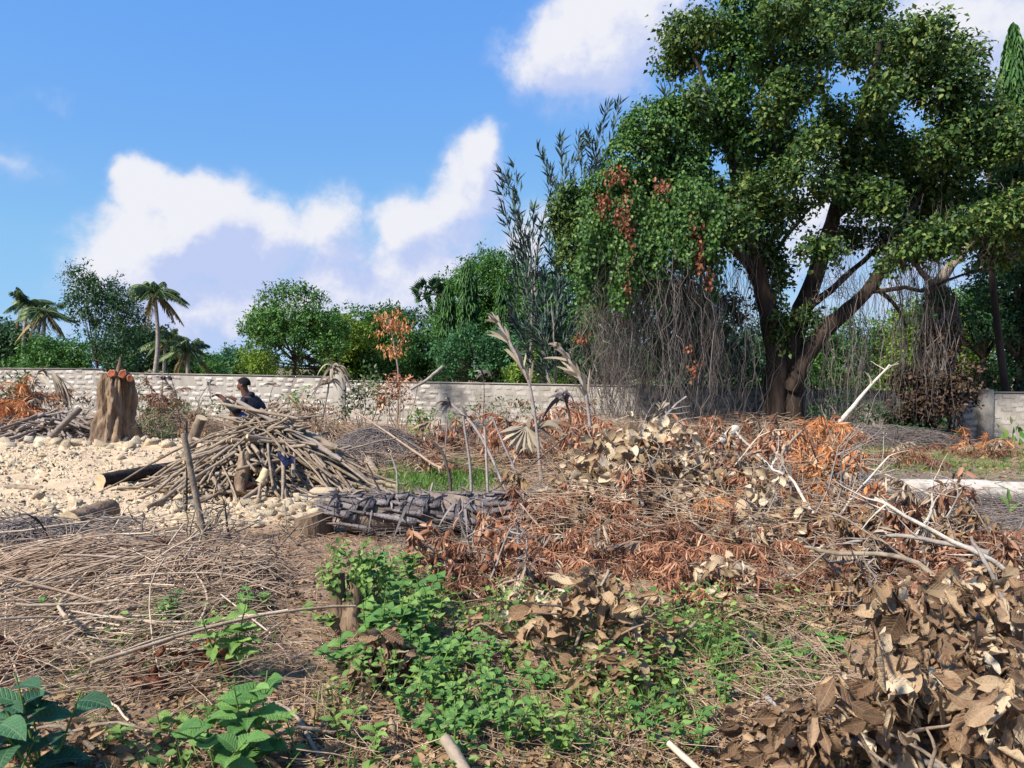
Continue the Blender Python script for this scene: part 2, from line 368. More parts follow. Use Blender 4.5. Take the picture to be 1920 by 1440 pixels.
M['dead_umber'] = leaf_mat('dead_umber_leaf', [(92,62,48),(132,92,72),(164,126,102)], transl=.2, rnd='island', spec=.2)
M['dark_dead'] = leaf_mat('dark_dead_leaf', [(44,36,32),(70,56,46),(98,78,62)], transl=.12, rnd='island', spec=.15)
M['dead_grey'] = leaf_mat('dead_greyish_leaf', [(104,88,74),(144,124,104),(176,156,134),(196,180,160)], transl=.2, rnd='island', spec=.2)
M['litter'] = leaf_mat('litter_leaf', [(84,62,46),(120,92,66),(150,120,88),(168,142,110)], transl=.12, rnd='island', spec=.2)
M['curl_red'] = leaf_mat('curled_red_leaf', [(84,42,28),(120,64,42),(142,84,56)], transl=.15, rnd='object', veins=10, spec=.25)
# wood
M['bark'] = solid_mat('tree_bark', [(32,25,21),(56,45,37),(80,66,55)], scale=5, stretch=(1,1,.25), bump=.8, bscale=18)
M['vine'] = solid_mat('vine_stem', [(70,62,58),(108,98,92),(144,134,126)], scale=8, bump=0, rnd='island')
M['stick'] = solid_mat('firewood_bark', [(84,70,58),(120,104,88),(148,132,114),(106,92,78)], scale=9, bump=.3, bscale=60, rnd='object')
M['stick_grey'] = solid_mat('grey_stick_bark', [(92,82,76),(126,114,106),(152,140,130)], scale=9, bump=.3, bscale=60, rnd='object')
M['twig'] = solid_mat('twig_bark', [(112,94,78),(150,128,108),(178,158,136),(196,180,158)], scale=9, bump=.2, bscale=80, rnd='object')
M['twig_i'] = solid_mat('fine_twig_bark', [(92,72,58),(134,110,90),(164,140,118),(188,166,142)], scale=9, bump=0, rnd='island')
M['twig_g'] = solid_mat('grey_twig_bark', [(78,70,68),(112,102,98),(146,136,130)], scale=9, bump=0, rnd='island')
M['pale_wood'] = solid_mat('peeled_wood', [(150,138,124),(182,172,158),(200,192,180)], scale=12, stretch=(1,1,1), bump=.35, bscale=40)
M['grey_wood'] = solid_mat('weathered_wood', [(100,92,86),(136,126,118),(160,150,142)], scale=10, bump=.45, bscale=40)
M['cut'] = solid_mat('fresh_cut_wood', [(168,142,108),(188,166,132),(200,182,152)], scale=14, bump=.2, bscale=60)
M['sap'] = solid_mat('orange_sapwood', [(136,84,62),(162,112,88)], scale=12, bump=.2, bscale=50)
M['cut_orange'] = solid_mat('orange_cut_wood', [(100,46,32),(138,72,50),(162,98,74)], scale=9, bump=.3, bscale=40)
M['stump'] = solid_mat('stump_bark', [(64,50,40),(112,92,74),(150,128,104)], scale=7, stretch=(1,1,.25), bump=1.0, bscale=16, dist=.04)
M['char'] = solid_mat('charred_bark', [(18,16,16),(34,30,28),(62,54,48)], scale=6, bump=.6, bscale=30)
M['palm_trunk'] = solid_mat('palm_fibre', [(86,74,64),(120,106,94),(150,136,124)], scale=10, stretch=(1,1,1), bump=.7, bscale=40, rnd='object')
M['petiole'] = solid_mat('dry_petiole', [(110,100,96),(142,130,124),(168,156,148)], scale=9, bump=.35, bscale=40, rnd='object')
M['petiole_dark'] = solid_mat('dark_petiole', [(56,48,44),(82,72,66),(104,92,84)], scale=9, bump=.35, bscale=40, rnd='object')
M['frond_dry'] = leaf_mat('dry_frond_strip', [(120,106,92),(150,136,118),(178,164,142)], transl=.15, rnd='island', spec=.2)
M['frond_grey'] = leaf_mat('grey_frond_strip', [(84,76,74),(116,106,104),(146,136,130)], transl=.12, rnd='island', spec=.2)
M['leafbase'] = solid_mat('palm_leaf_base', [(66,60,60),(100,92,92),(136,128,128)], scale=8, stretch=(1,1,1), bump=.8, bscale=50, rnd='object')
# stone
M['rock'] = solid_mat('coral_limestone', [(156,136,108),(184,166,138),(202,188,162)], scale=4, bump=.7, bscale=14, rnd='object', dist=.05)
M['gravel'] = solid_mat('limestone_chips', [(150,130,104),(178,158,130),(198,180,154)], scale=6, bump=.3, bscale=30, rnd='island')
M['stone'] = solid_mat('wall_stone', [(138,130,120),(168,160,150),(196,189,180)], scale=5, bump=.8, bscale=12, rnd='object', dist=.03)
M['stone_i'] = solid_mat('wall_stone_far', [(138,130,120),(168,160,150),(196,189,180)], scale=5, bump=.8, bscale=12, rnd='island', dist=.03)
M['mortar'] = solid_mat('wall_mortar', [(92,86,80),(124,117,109),(140,133,124),(158,150,141)], scale=1.6, stretch=(1,1,.5), bump=.7, bscale=25, dist=.02)
# person
M['skin'] = solid_mat('dark_skin', [(84,56,44),(104,72,58)], scale=5, bump=0, rough=.5)
M['jacket'] = solid_mat('navy_jacket', [(16,18,28),(26,29,42)], scale=12, bump=.4, bscale=25, rough=.8)
M['shorts'] = solid_mat('blue_shorts', [(58,74,120),(104,118,160)], scale=10, bump=.3, bscale=30)
M['hair'] = solid_mat('black_hair', [(14,12,12),(26,22,22)], scale=60, bump=.6, bscale=120, rough=.9)
M['cloth'] = solid_mat('blue_cloth', [(16,20,40),(30,40,78),(80,90,120)], scale=9, bump=.4, bscale=20)
# ------------------------------------------------------------------ ground
def axis_grid(lo, hi, step, far, grow=1.35):
    a = list(np.arange(lo, hi + 1e-6, step)); s = step; x = a[-1]
    up = []
    while x < far: s *= grow; x += s; up.append(x)
    s = step; x = a[0]; dn = []
    while x > -far: s *= grow; x -= s; dn.append(x)
    return np.array(dn[::-1] + a + up)
def make_ground():
    xs = axis_grid(-13, 13, .075, 900); ys = axis_grid(2, 20, .07, 900)
    X, Y = np.meshgrid(xs, ys, indexing='ij'); Z = H(X, Y)
    cl = clearing(X, Y)
    Z = Z + cl*R.normal(0, .006, Z.shape)
    V = np.stack([X, Y, Z], -1).reshape(-1, 3); n, m = X.shape
    i, j = np.meshgrid(np.arange(n-1), np.arange(m-1), indexing='ij'); k = i*m + j
    F = np.stack([k, k+m, k+m+1, k+1], -1).reshape(-1, 4)
    mt, N, L = new_mat('clearing_earth')
    tc = N.new('ShaderNodeTexCoord')
    def nz(sc, det=6, ro=.6):
        t = N.new('ShaderNodeTexNoise'); t.inputs['Scale'].default_value = sc; t.inputs['Detail'].default_value = det; t.inputs['Roughness'].default_value = ro
        L.new(tc.outputs['Object'], t.inputs['Vector']); return t.outputs['Fac']
    r1 = ramp(N, [srgb(84,68,57), srgb(120,98,82), srgb(152,128,106), srgb(128,106,86)]); L.new(nz(2.2), r1.inputs[0])
    r2 = ramp(N, [srgb(140,116,90), srgb(176,152,124), srgb(194,172,144), srgb(184,158,130)]); L.new(nz(3.5, 8, .7), r2.inputs[0])
    r3 = ramp(N, [srgb(62,70,42), srgb(92,96,60), srgb(122,114,80)]); L.new(nz(4), r3.inputs[0])
    def mix(f, a, b):
        x = N.new('ShaderNodeMix'); x.data_type = 'RGBA'; L.new(f, x.inputs['Factor']); L.new(a, x.inputs['A']); L.new(b, x.inputs['B']); return x.outputs['Result']
    def att(nm):
        a = N.new('ShaderNodeAttribute'); a.attribute_name = nm; return a.outputs['Fac']
    c = mix(att('grassy'), r1.outputs[0], r3.outputs[0]); c = mix(att('rubble'), c, r2.outputs[0])
    p = N.new('ShaderNodeBsdfPrincipled'); p.inputs['Roughness'].default_value = .95; p.inputs['Specular IOR Level'].default_value = .15; L.new(c, p.inputs['Base Color'])
    bp = N.new('ShaderNodeBump'); bp.inputs['Strength'].default_value = .7; bp.inputs['Distance'].default_value = .04; L.new(nz(14, 8, .7), bp.inputs['Height']); L.new(bp.outputs[0], p.inputs['Normal'])
    o = N.new('ShaderNodeOutputMaterial'); L.new(p.outputs[0], o.inputs[0])
    ob = MB().add(V, F).build('ground', mt, smooth=True, origin=(0, 0, 0))
    me = ob.data
    gr = green(X, Y)
    for nm, a in (('rubble', cl), ('grassy', gr)):
        at = me.attributes.new(nm, 'FLOAT', 'POINT'); at.data.foreach_set('value', a.ravel().astype(np.float32))
    ob['kind'] = 'structure'; ob['label'] = 'brown earth of the cleared plot strewn with litter'
def green(x, y):
    """how much low grass and herbs grow there"""
    g = 1.0*gauss(x, y, .25, 4.0, 1.15, .95) + .9*gauss(x, y, -.55, 5.6, .55, .7) + .9*gauss(x, y, .8, 3.4, 1.3, .8) + .7*gauss(x, y, -.9, 3.2, .5, .7)
    g = g + 1.0*gauss(x, y, -1.0, 11.2, .8, 1.3) + .8*gauss(x, y, -7.4, 15.3, .9, 1.7) + .8*gauss(x, y, 8.5, 14.5, 3.5, 2.6) + .6*gauss(x, y, 1.5, 4.6, 1, .6) + .5*gauss(x, y, -1.9, 4.2, .7, .7)
    g = g + .5*gauss(x, y, -1.5, 17, 6, 1.6) + sstep(24, 32, y) + .5*gauss(x, y, 4.5, 12.5, 2, 1.5) + .7*gauss(x, y, -1.45, 7.4, .35, .3)
    path = np.exp(-((np.asarray(x) + .26*np.asarray(y) + .1)/.22)**2)*(np.asarray(y) < 7.6)
    return np.clip(g*(.6 + 1.9*fbm(np.asarray(x)*1.9, np.asarray(y)*1.9, 3)), 0, 1)*(1 - .9*path)
make_ground()

# ------------------------------------------------------------------ boundary wall of coral blocks
WA, WB = np.array((-17.9, 24.3)), np.array((13.4, 18.0))
wdir = (WB - WA)/np.linalg.norm(WB - WA); wlen = np.linalg.norm(WB - WA); wn = np.array((wdir[1], -wdir[0]))   # towards camera
def wall_at_px(px):
    k = (px - 960)/FPX; t = (k*WA[1] - WA[0])/(wdir[0] - k*wdir[1]); return t
def make_wall():
    wall = thing('boundary_wall', 'long low wall of pale coral blocks in grey mortar enclosing the plot', 'wall', (WA[0], WA[1], 0))
    secs = [(-110, 691, 186, 693), (186, 700, 636, 708), (636, 715, 1442, 730), (1442, 732, 2030, 739)]
    cells = []
    for (xa, ya, xb, yb) in secs:
        ta, tb = max(0, wall_at_px(xa)), min(wlen, wall_at_px(xb))
        za, zb = [P(x, y, (WA + wdir*t)[1])[2] for x, y, t in ((xa, ya, ta), (xb, yb, tb))]
        mb = MB(); n = max(4, int((tb-ta)/.25)); th = .2
        ts = np.linspace(ta, tb, n); zs = za + (zb - za)*(ts - ta)/(tb - ta) + R.normal(0, .006, n)
        base = WA + wdir*ts[:, None]
        fr = np.c_[base, zs]; bk = np.c_[base - wn*th, zs]; fl = np.c_[base, zs*0 - .8]; bl = np.c_[base - wn*th, zs*0 - .8]
        V = np.concatenate([fl, fr, bk, bl]); q = np.arange(n-1); F = []
        for r in range(3): F.append(np.stack([r*n+q, r*n+q+1, (r+1)*n+q+1, (r+1)*n+q], 1))
        F.append(np.array([(0, n, 2*n, 3*n), (n-1, 4*n-1, 3*n-1, 2*n-1)]))
        for f in F: mb.add(V, f) if f is F[0] else None
        mb = MB(); mb.add(V, np.concatenate(F)); mb.build('mortar_core', M['mortar'], wall)
        # capping slab line along the top
        cp_ = MB(); o1 = .02
        pa, pb = WA + wdir*(ta + .002), WA + wdir*(tb - .002)
        for (s0, s1) in ((0, 1),):
            c8 = []
            for (pt, z) in ((pa, za), (pb, zb)):
                for off, dz in ((o1, .004), (o1, .035), (-th-o1, .035), (-th-o1, .004)): c8.append((*(pt + wn*off), z + dz))
            cp_.add(np.array(c8), [(0,1,5,4),(1,2,6,5),(2,3,7,6),(3,0,4,7),(0,3,2,1),(4,5,6,7)])
        cp_.build('coping', M['mortar'], wall)
        ch = .152; row = 0
        while row < 14:
            ztop = -row*ch - .02
            t = ta + (.08 if row % 2 else .0) + R.uniform(0, .1)
            while t < tb - .12:
                w = R.uniform(.22, .42)
                f = (t + w/2 - ta)/(tb - ta); zc = za + (zb - za)*f + ztop - ch/2
                pc = WA + wdir*(t + w/2)
                if zc > float(H(pc[0], pc[1])) - .05 and R.random() > .1: cells.append((pc, zc + R.normal(0, .014), w*R.uniform(.85, 1), ch*R.uniform(.85, 1.12), (zb - za)/(tb - ta) + R.normal(0, .05)))
                t += w + .012
            row += 1
    # piers standing proud of the wall face
    for px in (636, 1507, 1848):
        t = wall_at_px(px); pc = WA + wdir*t
        zt = P(px, 706 if px < 700 else (730 if px < 1600 else 735), pc[1])[2]
        w2, d2 = .17, .05; c8 = []
        for z in (-.6, zt + .06):
            for (a, b) in ((-w2, d2), (w2, d2), (w2, -.25), (-w2, -.25)): c8.append((*(pc + wdir*a + wn*b), z))
        pm = MB().add(np.array(c8), [(0,1,5,4),(1,2,6,5),(2,3,7,6),(3,0,4,7),(4,5,6,7)]).build('pier', M['mortar'], wall)
    def stone_shape(rg):
        a = rg.uniform(.7, .96); xs = [-.5*a, -.2*a, .2*a, .5*a]; zs = [-.38, 0, .38]
        V = []; 
        for z in zs:
            for x in xs: V.append((x*(1 - .25*abs(z)/.38*rg.random()) + rg.normal(0, .03), .0, z*rg.uniform(.75, 1.05)))
        V = np.array(V); n = len(V)
        front = V.copy(); front[:, 0] *= .86; front[:, 2] *= .82; front[:, 1] = -1 - rg.uniform(-.35, .35, n)
        F = []
        for r in range(2):
            for c in range(3): k = n + r*4 + c; F.append((k, k+1, k+5, k+4))
        ring = [0,1,2,3,7,11,10,9,8,4]
        for a_, b_ in zip(ring, ring[1:] + ring[:1]): F.append((a_, b_, b_ + n, a_ + n))
        return np.concatenate([V, front]), np.array(F)
    rg = np.random.default_rng(3); shapes = [stone_shape(rg) for _ in range(10)]
    meshes = [MB().add(*s).mesh('wall_stone', M['stone']) for s in shapes]
    order = sorted(range(len(cells)), key=lambda i: cells[i][0][1] + (3 if -.6 < 0 and 5.0 < cells[i][0][0] < 6.2 else 0))
    far = MB()
    for rank, i in enumerate(order):
        pc, zc, w, ch, sl_ = cells[i]
        k = int(rg.integers(0, 10)); face = pc + wn*.0
        if rank < 290:
            o = bpy.data.objects.new('stone', meshes[k]); C.objects.link(o); o.parent = wall
            Mx = np.eye(4); Mx[:3, 0] = np.array((*wdir, sl_))*w; Mx[:3, 1] = -np.array((*wn, 0))*.011; Mx[:3, 2] = np.array((0, 0, 1))*ch
            Mx[:3, 3] = np.array((*face, zc)) - org(wall); o.matrix_local = Matrix(Mx.tolist())
        else:
            V, F = shapes[k]
            X = np.array((*face, zc)) + V[:, :1]*np.array((*wdir, sl_))*w - V[:, 1:2]*np.array((*wn, 0))*.011 + V[:, 2:]*np.array((0, 0, 1))*ch
            far.add(X, F)
    far.build('stones', M['stone_i'], wall)['kind'] = 'stuff'
make_wall()

# ------------------------------------------------------------------ rocks on the clearing
import bmesh
def ico(sub):
    bm = bmesh.new(); bmesh.ops.create_icosphere(bm, subdivisions=sub, radius=1)
    V = np.array([v.co[:] for v in bm.verts]); F = np.array([[v.index for v in f.verts] for f in bm.faces]); bm.free(); return V, F
ICO1, ICO2, ICO3 = ico(1), ico(2), ico(3)
def rock_shape(seed, base=None):
    """broken coral rock: hull of random points, faceted"""
    rg = np.random.default_rng(seed); bm = bmesh.new(); k = int(rg.integers(11, 20))
    pts = nrm(rg.normal(0, 1, (k, 3)))*rg.uniform(.6, 1.05, (k, 1))*np.array((rg.uniform(.9, 1.4), rg.uniform(.7, 1), rg.uniform(.5, .85)))
    for p in pts: bm.verts.new(p)
    r = bmesh.ops.convex_hull(bm, input=bm.verts); bmesh.ops.delete(bm, geom=[e for e in r['geom_interior'] if isinstance(e, bmesh.types.BMVert)], context='VERTS')
    bmesh.ops.bevel(bm, geom=list(bm.edges), offset=.05, segments=1, affect='EDGES'); bmesh.ops.triangulate(bm, faces=bm.faces); bm.verts.index_update()
    V = np.array([v.co[:] for v in bm.verts]); F = np.array([[v.index for v in f.verts] for f in bm.faces]); bm.free(); return V, F
def make_rocks():
    meshes = [MB().add(*rock_shape(i + 1, ICO2)).mesh('limestone_rock', M['rock']) for i in range(12)]
    rg = np.random.default_rng(21); n = 0
    while n < 260:
        if n < 90: p = G(rg.uniform(330, 640), rg.uniform(915, 1015)); s = rg.uniform(.03, .11)
        elif n < 140: p = GD(rg.uniform(-20, 330), rg.uniform(15.0, 16.6)); s = rg.uniform(.08, .22)
        else: p = G(rg.uniform(-30, 600), rg.uniform(835, 1000)); s = rg.uniform(.03, .11)
        if clearing(p[0], p[1]) < .35: continue
        o = bpy.data.objects.new('limestone_rock', meshes[n % 12]); C.objects.link(o)
        o.location = (p[0], p[1], p[2] + s*.12); o.rotation_euler = (rg.uniform(-.4, .4), rg.uniform(-.4, .4), rg.uniform(0, 6.3))
        o.scale = (s*1.15, s, s)
        tag(o, *(('rough pale limestone rock heaped at the foot of the firewood pile', 'rock', 'limestone rocks at the firewood pile') if n < 90 else ('big pale limestone rock in the row before the low branch pile and great stump', 'rock', 'limestone rocks along the far edge') if n < 140 else ('small limestone rock lying loose on the open sandy clearing', 'rock', 'limestone rocks loose on the clearing'))); n += 1
    # squared block by the palm log
    p = G(606, 950); b = ICO2[0]
    V = np.sign(b)*np.abs(b)**.35*np.array((.15, .12, .12)); 
    o = MB().add(V + p + (0, 0, .09), ICO2[1]).build('limestone_block', M['rock'], origin=tuple(p))
    tag(o, 'squared yellowish limestone block beside the sawn stump and palm log', 'stone block')
    # chips
    mb = MB(); k = 16000
    D = R.uniform(7.2, 17.2, k); px = R.uniform(-60, 640, k); x = (px - 960)/FPX*D
    keep = (clearing(x, D) > R.random(k)*.8) & (fbm(x*1.3, D*1.3, 3) + .35 > R.random(k)*.7); x, D = x[keep], D[keep]; k = len(x)
    tv = np.array([(1,0,0),(-.5,.8,0),(-.6,-.7,0),(0,0,.9),(.2,-.3,.8)]); tf = np.array([(0,1,3),(1,2,4),(1,4,3),(2,0,4),(0,3,4)])
    s = R.uniform(.008, .04, (k, 1, 1))*np.where(R.random((k, 1, 1)) < .12, 1.8, 1); th = R.uniform(0, 6.3, k); c, sn = np.cos(th)[:, None], np.sin(th)[:, None]
    tvn = tv[None] + R.normal(0, .25, (k, 5, 3))
    V = np.stack([tvn[..., 0]*c - tvn[..., 1]*sn, tvn[..., 0]*sn + tvn[..., 1]*c, tvn[..., 2]], -1)*s + np.stack([x, D, H(x, D) - .002], -1)[:, None]
    mb.add(V, (tf[None] + (np.arange(k)*5)[:, None, None]).reshape(-1, 3))
    o = mb.build('gravel', M['gravel'], origin=(0, 0, 0)); tag(o, 'loose limestone chips spread over the rubble clearing', 'gravel', kind='stuff')
make_rocks()

# ------------------------------------------------------------------ trees
def branchy(mb, p0, p1, r0, r1, n=9, wob=.04, sides=7):
    pts = smooth_path([p0, p0*.5 + p1*.5 + R.normal(0, 1, 3)*np.linalg.norm(p1 - p0)*.06, p1], n)
    pts = wobble(pts, wob); tubes(mb, pts, np.linspace(r0, r1, n), sides); return pts
def ell_px(lst, D, jit=0.6, depth=1.0):
    out = []
    for (cx, cy, rx, ry) in lst:
        d = D + R.uniform(-jit, jit); c = P(cx, cy, d); k = d/FPX
        out.append((*c, rx*k, (rx + ry)*.5*k*depth, ry*k))
    return np.array(out)
def far_tree(name, label, base_px, D, blobs, mat, L=.3, dens=60, trunk_r=.14, asp=.55, group=None, tmpl=T_DIA, droop=.35, bark='bark', jit=None, stems=1, lump=.2, per=10, top=None):
    base = GD(base_px, D, -.05); t = thing(name, label, 'tree', base, group)
    e = ell_px(blobs, D, jit if jit is not None else D*.03)
    mb = MB(); cen = e[:, :3].mean(0); fork = base*.45 + cen*.55; fork[:2] = base[:2] + (cen - base)[:2]*.25
    for s in range(stems):
        b = base + (R.normal(0, .12, 3)*(1, 1, 0) if stems > 1 else 0); f = fork + (R.normal(0, .3, 3) if stems > 1 else 0)
        branchy(mb, b, f, trunk_r, trunk_r*.7)
    for r in e: branchy(mb, fork, r[:3], trunk_r*.5, trunk_r*.1, 6, .03, 5)
    mb.build('trunk', M[bark], t, smooth=True)
    cm = MB(); crown(cm, e, dens*1.75, L*.66, asp, tmpl, droop, per=per + 4, lump=lump); cm.build('crown', M[mat], t); return t
def blob_fill(x0, x1, top, bot, r, n, jitter=.3, seed=0):
    rg = np.random.default_rng(seed); out = []
    for _ in range(n):
        x = rg.uniform(x0, x1); tp = np.interp(x, [a for a, b in top], [b for a, b in top]); y = rg.uniform(tp + r*.8, max(bot, tp + r))
        q = r*rg.uniform(1 - jitter, 1 + jitter); out.append((x, y, q*1.2, q))
    return out
far_tree('shrub_tree', 'dark green tree at the left edge beside the tall coconut palms', 20, 44, blob_fill(-60, 110, [(-60,600),(20,605),(60,630),(110,640)], 690, 26, 16, seed=1), 'far_dark', L=.28, dens=75)
far_tree('shrub_tree', 'mid green thicket tree behind the pale palm trunk', 100, 38, blob_fill(40, 190, [(40,640),(110,615),(160,620),(190,650)], 700, 22, 15, seed=2), 'far_mid', L=.24, dens=80)
far_tree('shrub_tree', 'deep green tree behind the leaning slender coconut palm', 260, 46, blob_fill(200, 330, [(200,640),(270,600),(330,640)], 700, 22, 15, seed=3), 'far_dark', L=.26, dens=80)
far_tree('shrub_tree', 'distant low green tree on the skyline under the cloud gap', 430, 70, blob_fill(330, 500, [(330,655),(390,655),(450,650),(500,655)], 705, 18, 18, seed=4), 'far_teal', L=.4, dens=45)
far_tree('shrub_tree', 'greyish green thicket left of the broad crowned tree', 370, 52, blob_fill(290, 420, [(290,660),(420,672)], 712, 16, 14, seed=5), 'far_mid', L=.3, dens=60)
far_tree('feathery_tree', 'slender tree with dark feathery leaves and a thin brown trunk beside the great stump', 172, 26, [(150,520,26,22),(175,550,34,24),(150,570,30,24),(205,550,30,26),(230,570,30,26),(200,590,40,26),(240,600,26,24),(160,605,20,16),(215,640,40,30),(235,680,30,26)], 'far_dark', L=.17, dens=210, trunk_r=.06, asp=.42, lump=.22)
far_tree('broad_tree', 'broad rounded tree with yellow green left side and forked pale trunk', 556, 30, [(545,545,38,14),(510,560,22,14),(590,560,24,16),(500,600,36,26),(545,590,44,28),(590,600,44,28),(625,620,30,26),(480,620,24,14),(540,630,46,26),(590,640,44,24),(620,655,30,20),(505,640,26,16),(460,615,12,9)], 'far_mid', L=.18, dens=170, trunk_r=.09, lump=.24)
far_tree('lime_tree', 'yellow green tree glowing behind the broad rounded crown', 640, 36, blob_fill(480, 700, [(480,585),(540,565),(600,565),(650,590),(700,625)], 690, 24, 20, seed=6), 'far_lime', L=.22, dens=90)
far_tree('hedge_tree', 'bright green tree between broad crown and the rust coloured sapling', 690, 38, blob_fill(620, 760, [(620,620),(680,582),(720,572),(760,580)], 710, 28, 16, seed=7), 'far_mid', L=.24, dens=85)
far_tree('hedge_tree', 'dark topped tree rising behind the rust coloured sapling', 740, 46, blob_fill(690, 800, [(690,585),(730,562),(770,560),(800,565)], 690, 24, 16, seed=8), 'far_dark', L=.28, dens=75)
far_tree('hedge_tree', 'leafy green tree below the fan palm', 790, 40, blob_fill(745, 860, [(745,600),(790,565),(830,570),(860,580)], 710, 26, 16, seed=9), 'far_mid', L=.24, dens=85)
far_tree('hedge_tree', 'blue green spreading tree in front of the mast trees', 900, 31, blob_fill(810, 1010, [(810,640),(870,600),(930,600),(1010,620)], 715, 24, 22, seed=10), 'far_teal', L=.2, dens=100)
far_tree('hedge_tree', 'tall light green tree behind the mast trees', 930, 42, blob_fill(885, 1010, [(885,495),(910,462),(960,468),(1010,490)], 680, 32, 24, seed=11), 'far_mid', L=.26, dens=85, lump=.26)
far_tree('hedge_tree', 'green tree behind the feathery casuarina trunks', 1050, 36, blob_fill(980, 1120, [(980,520),(1050,500),(1120,480)], 710, 34, 24, seed=12), 'far_mid', L=.24, dens=85)
far_tree('hedge_tree', 'low bright bush tree at the foot of the casuarinas', 1020, 29, blob_fill(960, 1070, [(960,680),(1010,650),(1070,680)], 720, 18, 10, seed=13), 'far_lime', L=.17, dens=110)
far_tree('backdrop_tree', 'shadowed tree behind the curtain of dead vines', 1200, 27, blob_fill(1080, 1340, [(1080,520),(1200,500),(1340,540)], 725, 40, 22, seed=14), 'far_dark', L=.22, dens=80)
far_tree('backdrop_tree', 'green tree seen between the forked limbs of the great tree', 1590, 30, blob_fill(1500, 1690, [(1500,600),(1560,590),(1640,590),(1690,580)], 735, 32, 24, seed=15), 'far_mid', L=.2, dens=90)
far_tree('backdrop_tree', 'olive green tree behind the vine wrapped grey trunk', 1800, 28, blob_fill(1690, 1890, [(1690,560),(1760,510),(1830,520),(1890,560)], 735, 36, 30, seed=16), 'far_lime', L=.19, dens=90)
far_tree('backdrop_tree', 'very dark tree at the right end of the wall', 1910, 23, blob_fill(1860, 1990, [(1860,420),(1910,400),(1990,380)], 730, 34, 34, seed=17), 'far_dark', L=.18, dens=95, trunk_r=.16)
far_tree('backdrop_tree', 'dark green tree under the long right limb of the great tree', 1850, 25, blob_fill(1750, 1900, [(1750,560),(1850,470),(1900,460)], 600, 28, 12, seed=18), 'far_dark', L=.18, dens=90)
far_tree('backdrop_tree', 'low distant tree line seen beneath the limbs', 1450, 40, blob_fill(1330, 1560, [(1330,600),(1560,610)], 730, 36, 20, seed=19), 'far_dark', L=.28, dens=70)

# mast trees (drooping columns)
def mast_tree(label, px, D, ytop, ybot, wpx, name='mast_tree', n=2600):
    base = GD(px, D, -.05); top = P(px, ytop, D); t = thing(name, label, 'tree', base, 'columnar mast trees')
    tr = MB(); branchy(tr, base, top, .12, .02, 10, .03); tr.build('trunk', M['bark'], t, smooth=True)
    zb = P(px, ybot, D)[2]; f = R.random(n)**.8; z = top[2] - f*(top[2] - zb)
    rad = wpx/FPX*D*(1 - np.exp(-f*5.5))*(.85 + .15*np.sin(f*26 + R.random(n)*1.6))*R.uniform(.45, 1.08, n); th = R.uniform(0, 6.283, n)
    out = np.c_[np.cos(th), np.sin(th), np.zeros(n)]
    pos = np.c_[top[0] + out[:, 0]*rad, top[1] + out[:, 1]*rad, z]
    mb = MB(); l = R.uniform(.2, .38, n); leaves(mb, pos, out*.35 + (0, 0, -1.) + rdir(n)*.25, out + rdir(n)*.3, l, l*.24, T_MID)
    mb.build('crown', M['column'], t)
mast_tree('tall narrow mast tree with drooping leaves right of the fan palm', 877, 33, 488, 650, 20)
mast_tree('shorter narrow mast tree directly beside the fan palm', 840, 34, 530, 650, 15)
mast_tree('slim mast tree half hidden among casuarina foliage', 942, 33, 518, 640, 15)
mast_tree('mast tree spire rising above the wall end behind the dark tree', 1900, 21, 40, 420, 26, n=5000)

# casuarinas
def casuarina(label, px, D, ytop, pts, n=2600, spread=60, lean=0):
    base = GD(px, D, -.05); t = thing('casuarina_tree', label, 'tree', base, 'feathery casuarinas')
    top = P(px + lean, ytop, D); tr = MB(); tp = branchy(tr, base, top, .075, .01, 14, .05)
    mb = MB(); K = D/FPX
    for (x0, y0, x1, y1) in pts:                                    # limbs carrying needle sprays
        a, b = P(x0, y0, D + R.uniform(-.5, .5)), P(x1, y1, D + R.uniform(-1, 1)); path = branchy(tr, a, b, .014, .003, 8, .03, 5)
        m = int(n*np.linalg.norm(b - a)/8); u = R.random(m); i = np.clip((u*7).astype(int), 0, 6); f = (u*7 - i)[:, None]
        p = path[i]*(1 - f) + path[i+1]*f; d = nrm(b - a)
        side = rdir(m); L_ = R.uniform(.22, .5, m)
        pos = p + side*R.uniform(0, .2, m)[:, None]*(1.15 - u[:, None]*.9)
        leaves(mb, pos, d*.85 + side*.3 + (0, 0, -.3) + rdir(m)*.2, rdir(m), L_, .003 + .003*R.random(m), T_DIA)
    tr.build('trunk', M['grey_wood'], t, smooth=True); mb.build('crown', M['feather'], t)
casuarina('tallest feathery casuarina standing clear against the blue sky left of the vine mass', 990, 25, 420, [(990,560,950,330),(990,560,965,400),(985,500,940,320),(990,520,1000,390),(992,600,960,470),(990,560,1010,450),(990,640,965,520),(992,620,1020,500),(985,470,962,310)], 300)
casuarina('casuarina with upswept plumes between its neighbour and the vine mass', 1040, 26, 330, [(1040,560,1010,280),(1040,540,1050,260),(1045,500,1085,250),(1040,520,1030,330),(1045,560,1075,330),(1040,600,1015,420),(1042,450,1100,270),(1045,480,1120,300)], 300)
casuarina('casuarina half hidden behind the vine covered mass', 1120, 27, 260, [(1120,450,1100,250),(1120,420,1140,200),(1125,400,1160,195),(1120,470,1130,300),(1240,320,1245,170),(1250,300,1262,160),(1225,330,1215,190)], 300)
casuarina('young casuarina with soft grey green haze of needles above the wall', 1032, 24, 560, [(1032,700,1000,560),(1032,700,1060,560),(1030,690,985,610),(1034,690,1075,600),(1032,660,1020,520),(1032,640,1050,530),(1030,720,965,600)], 600)

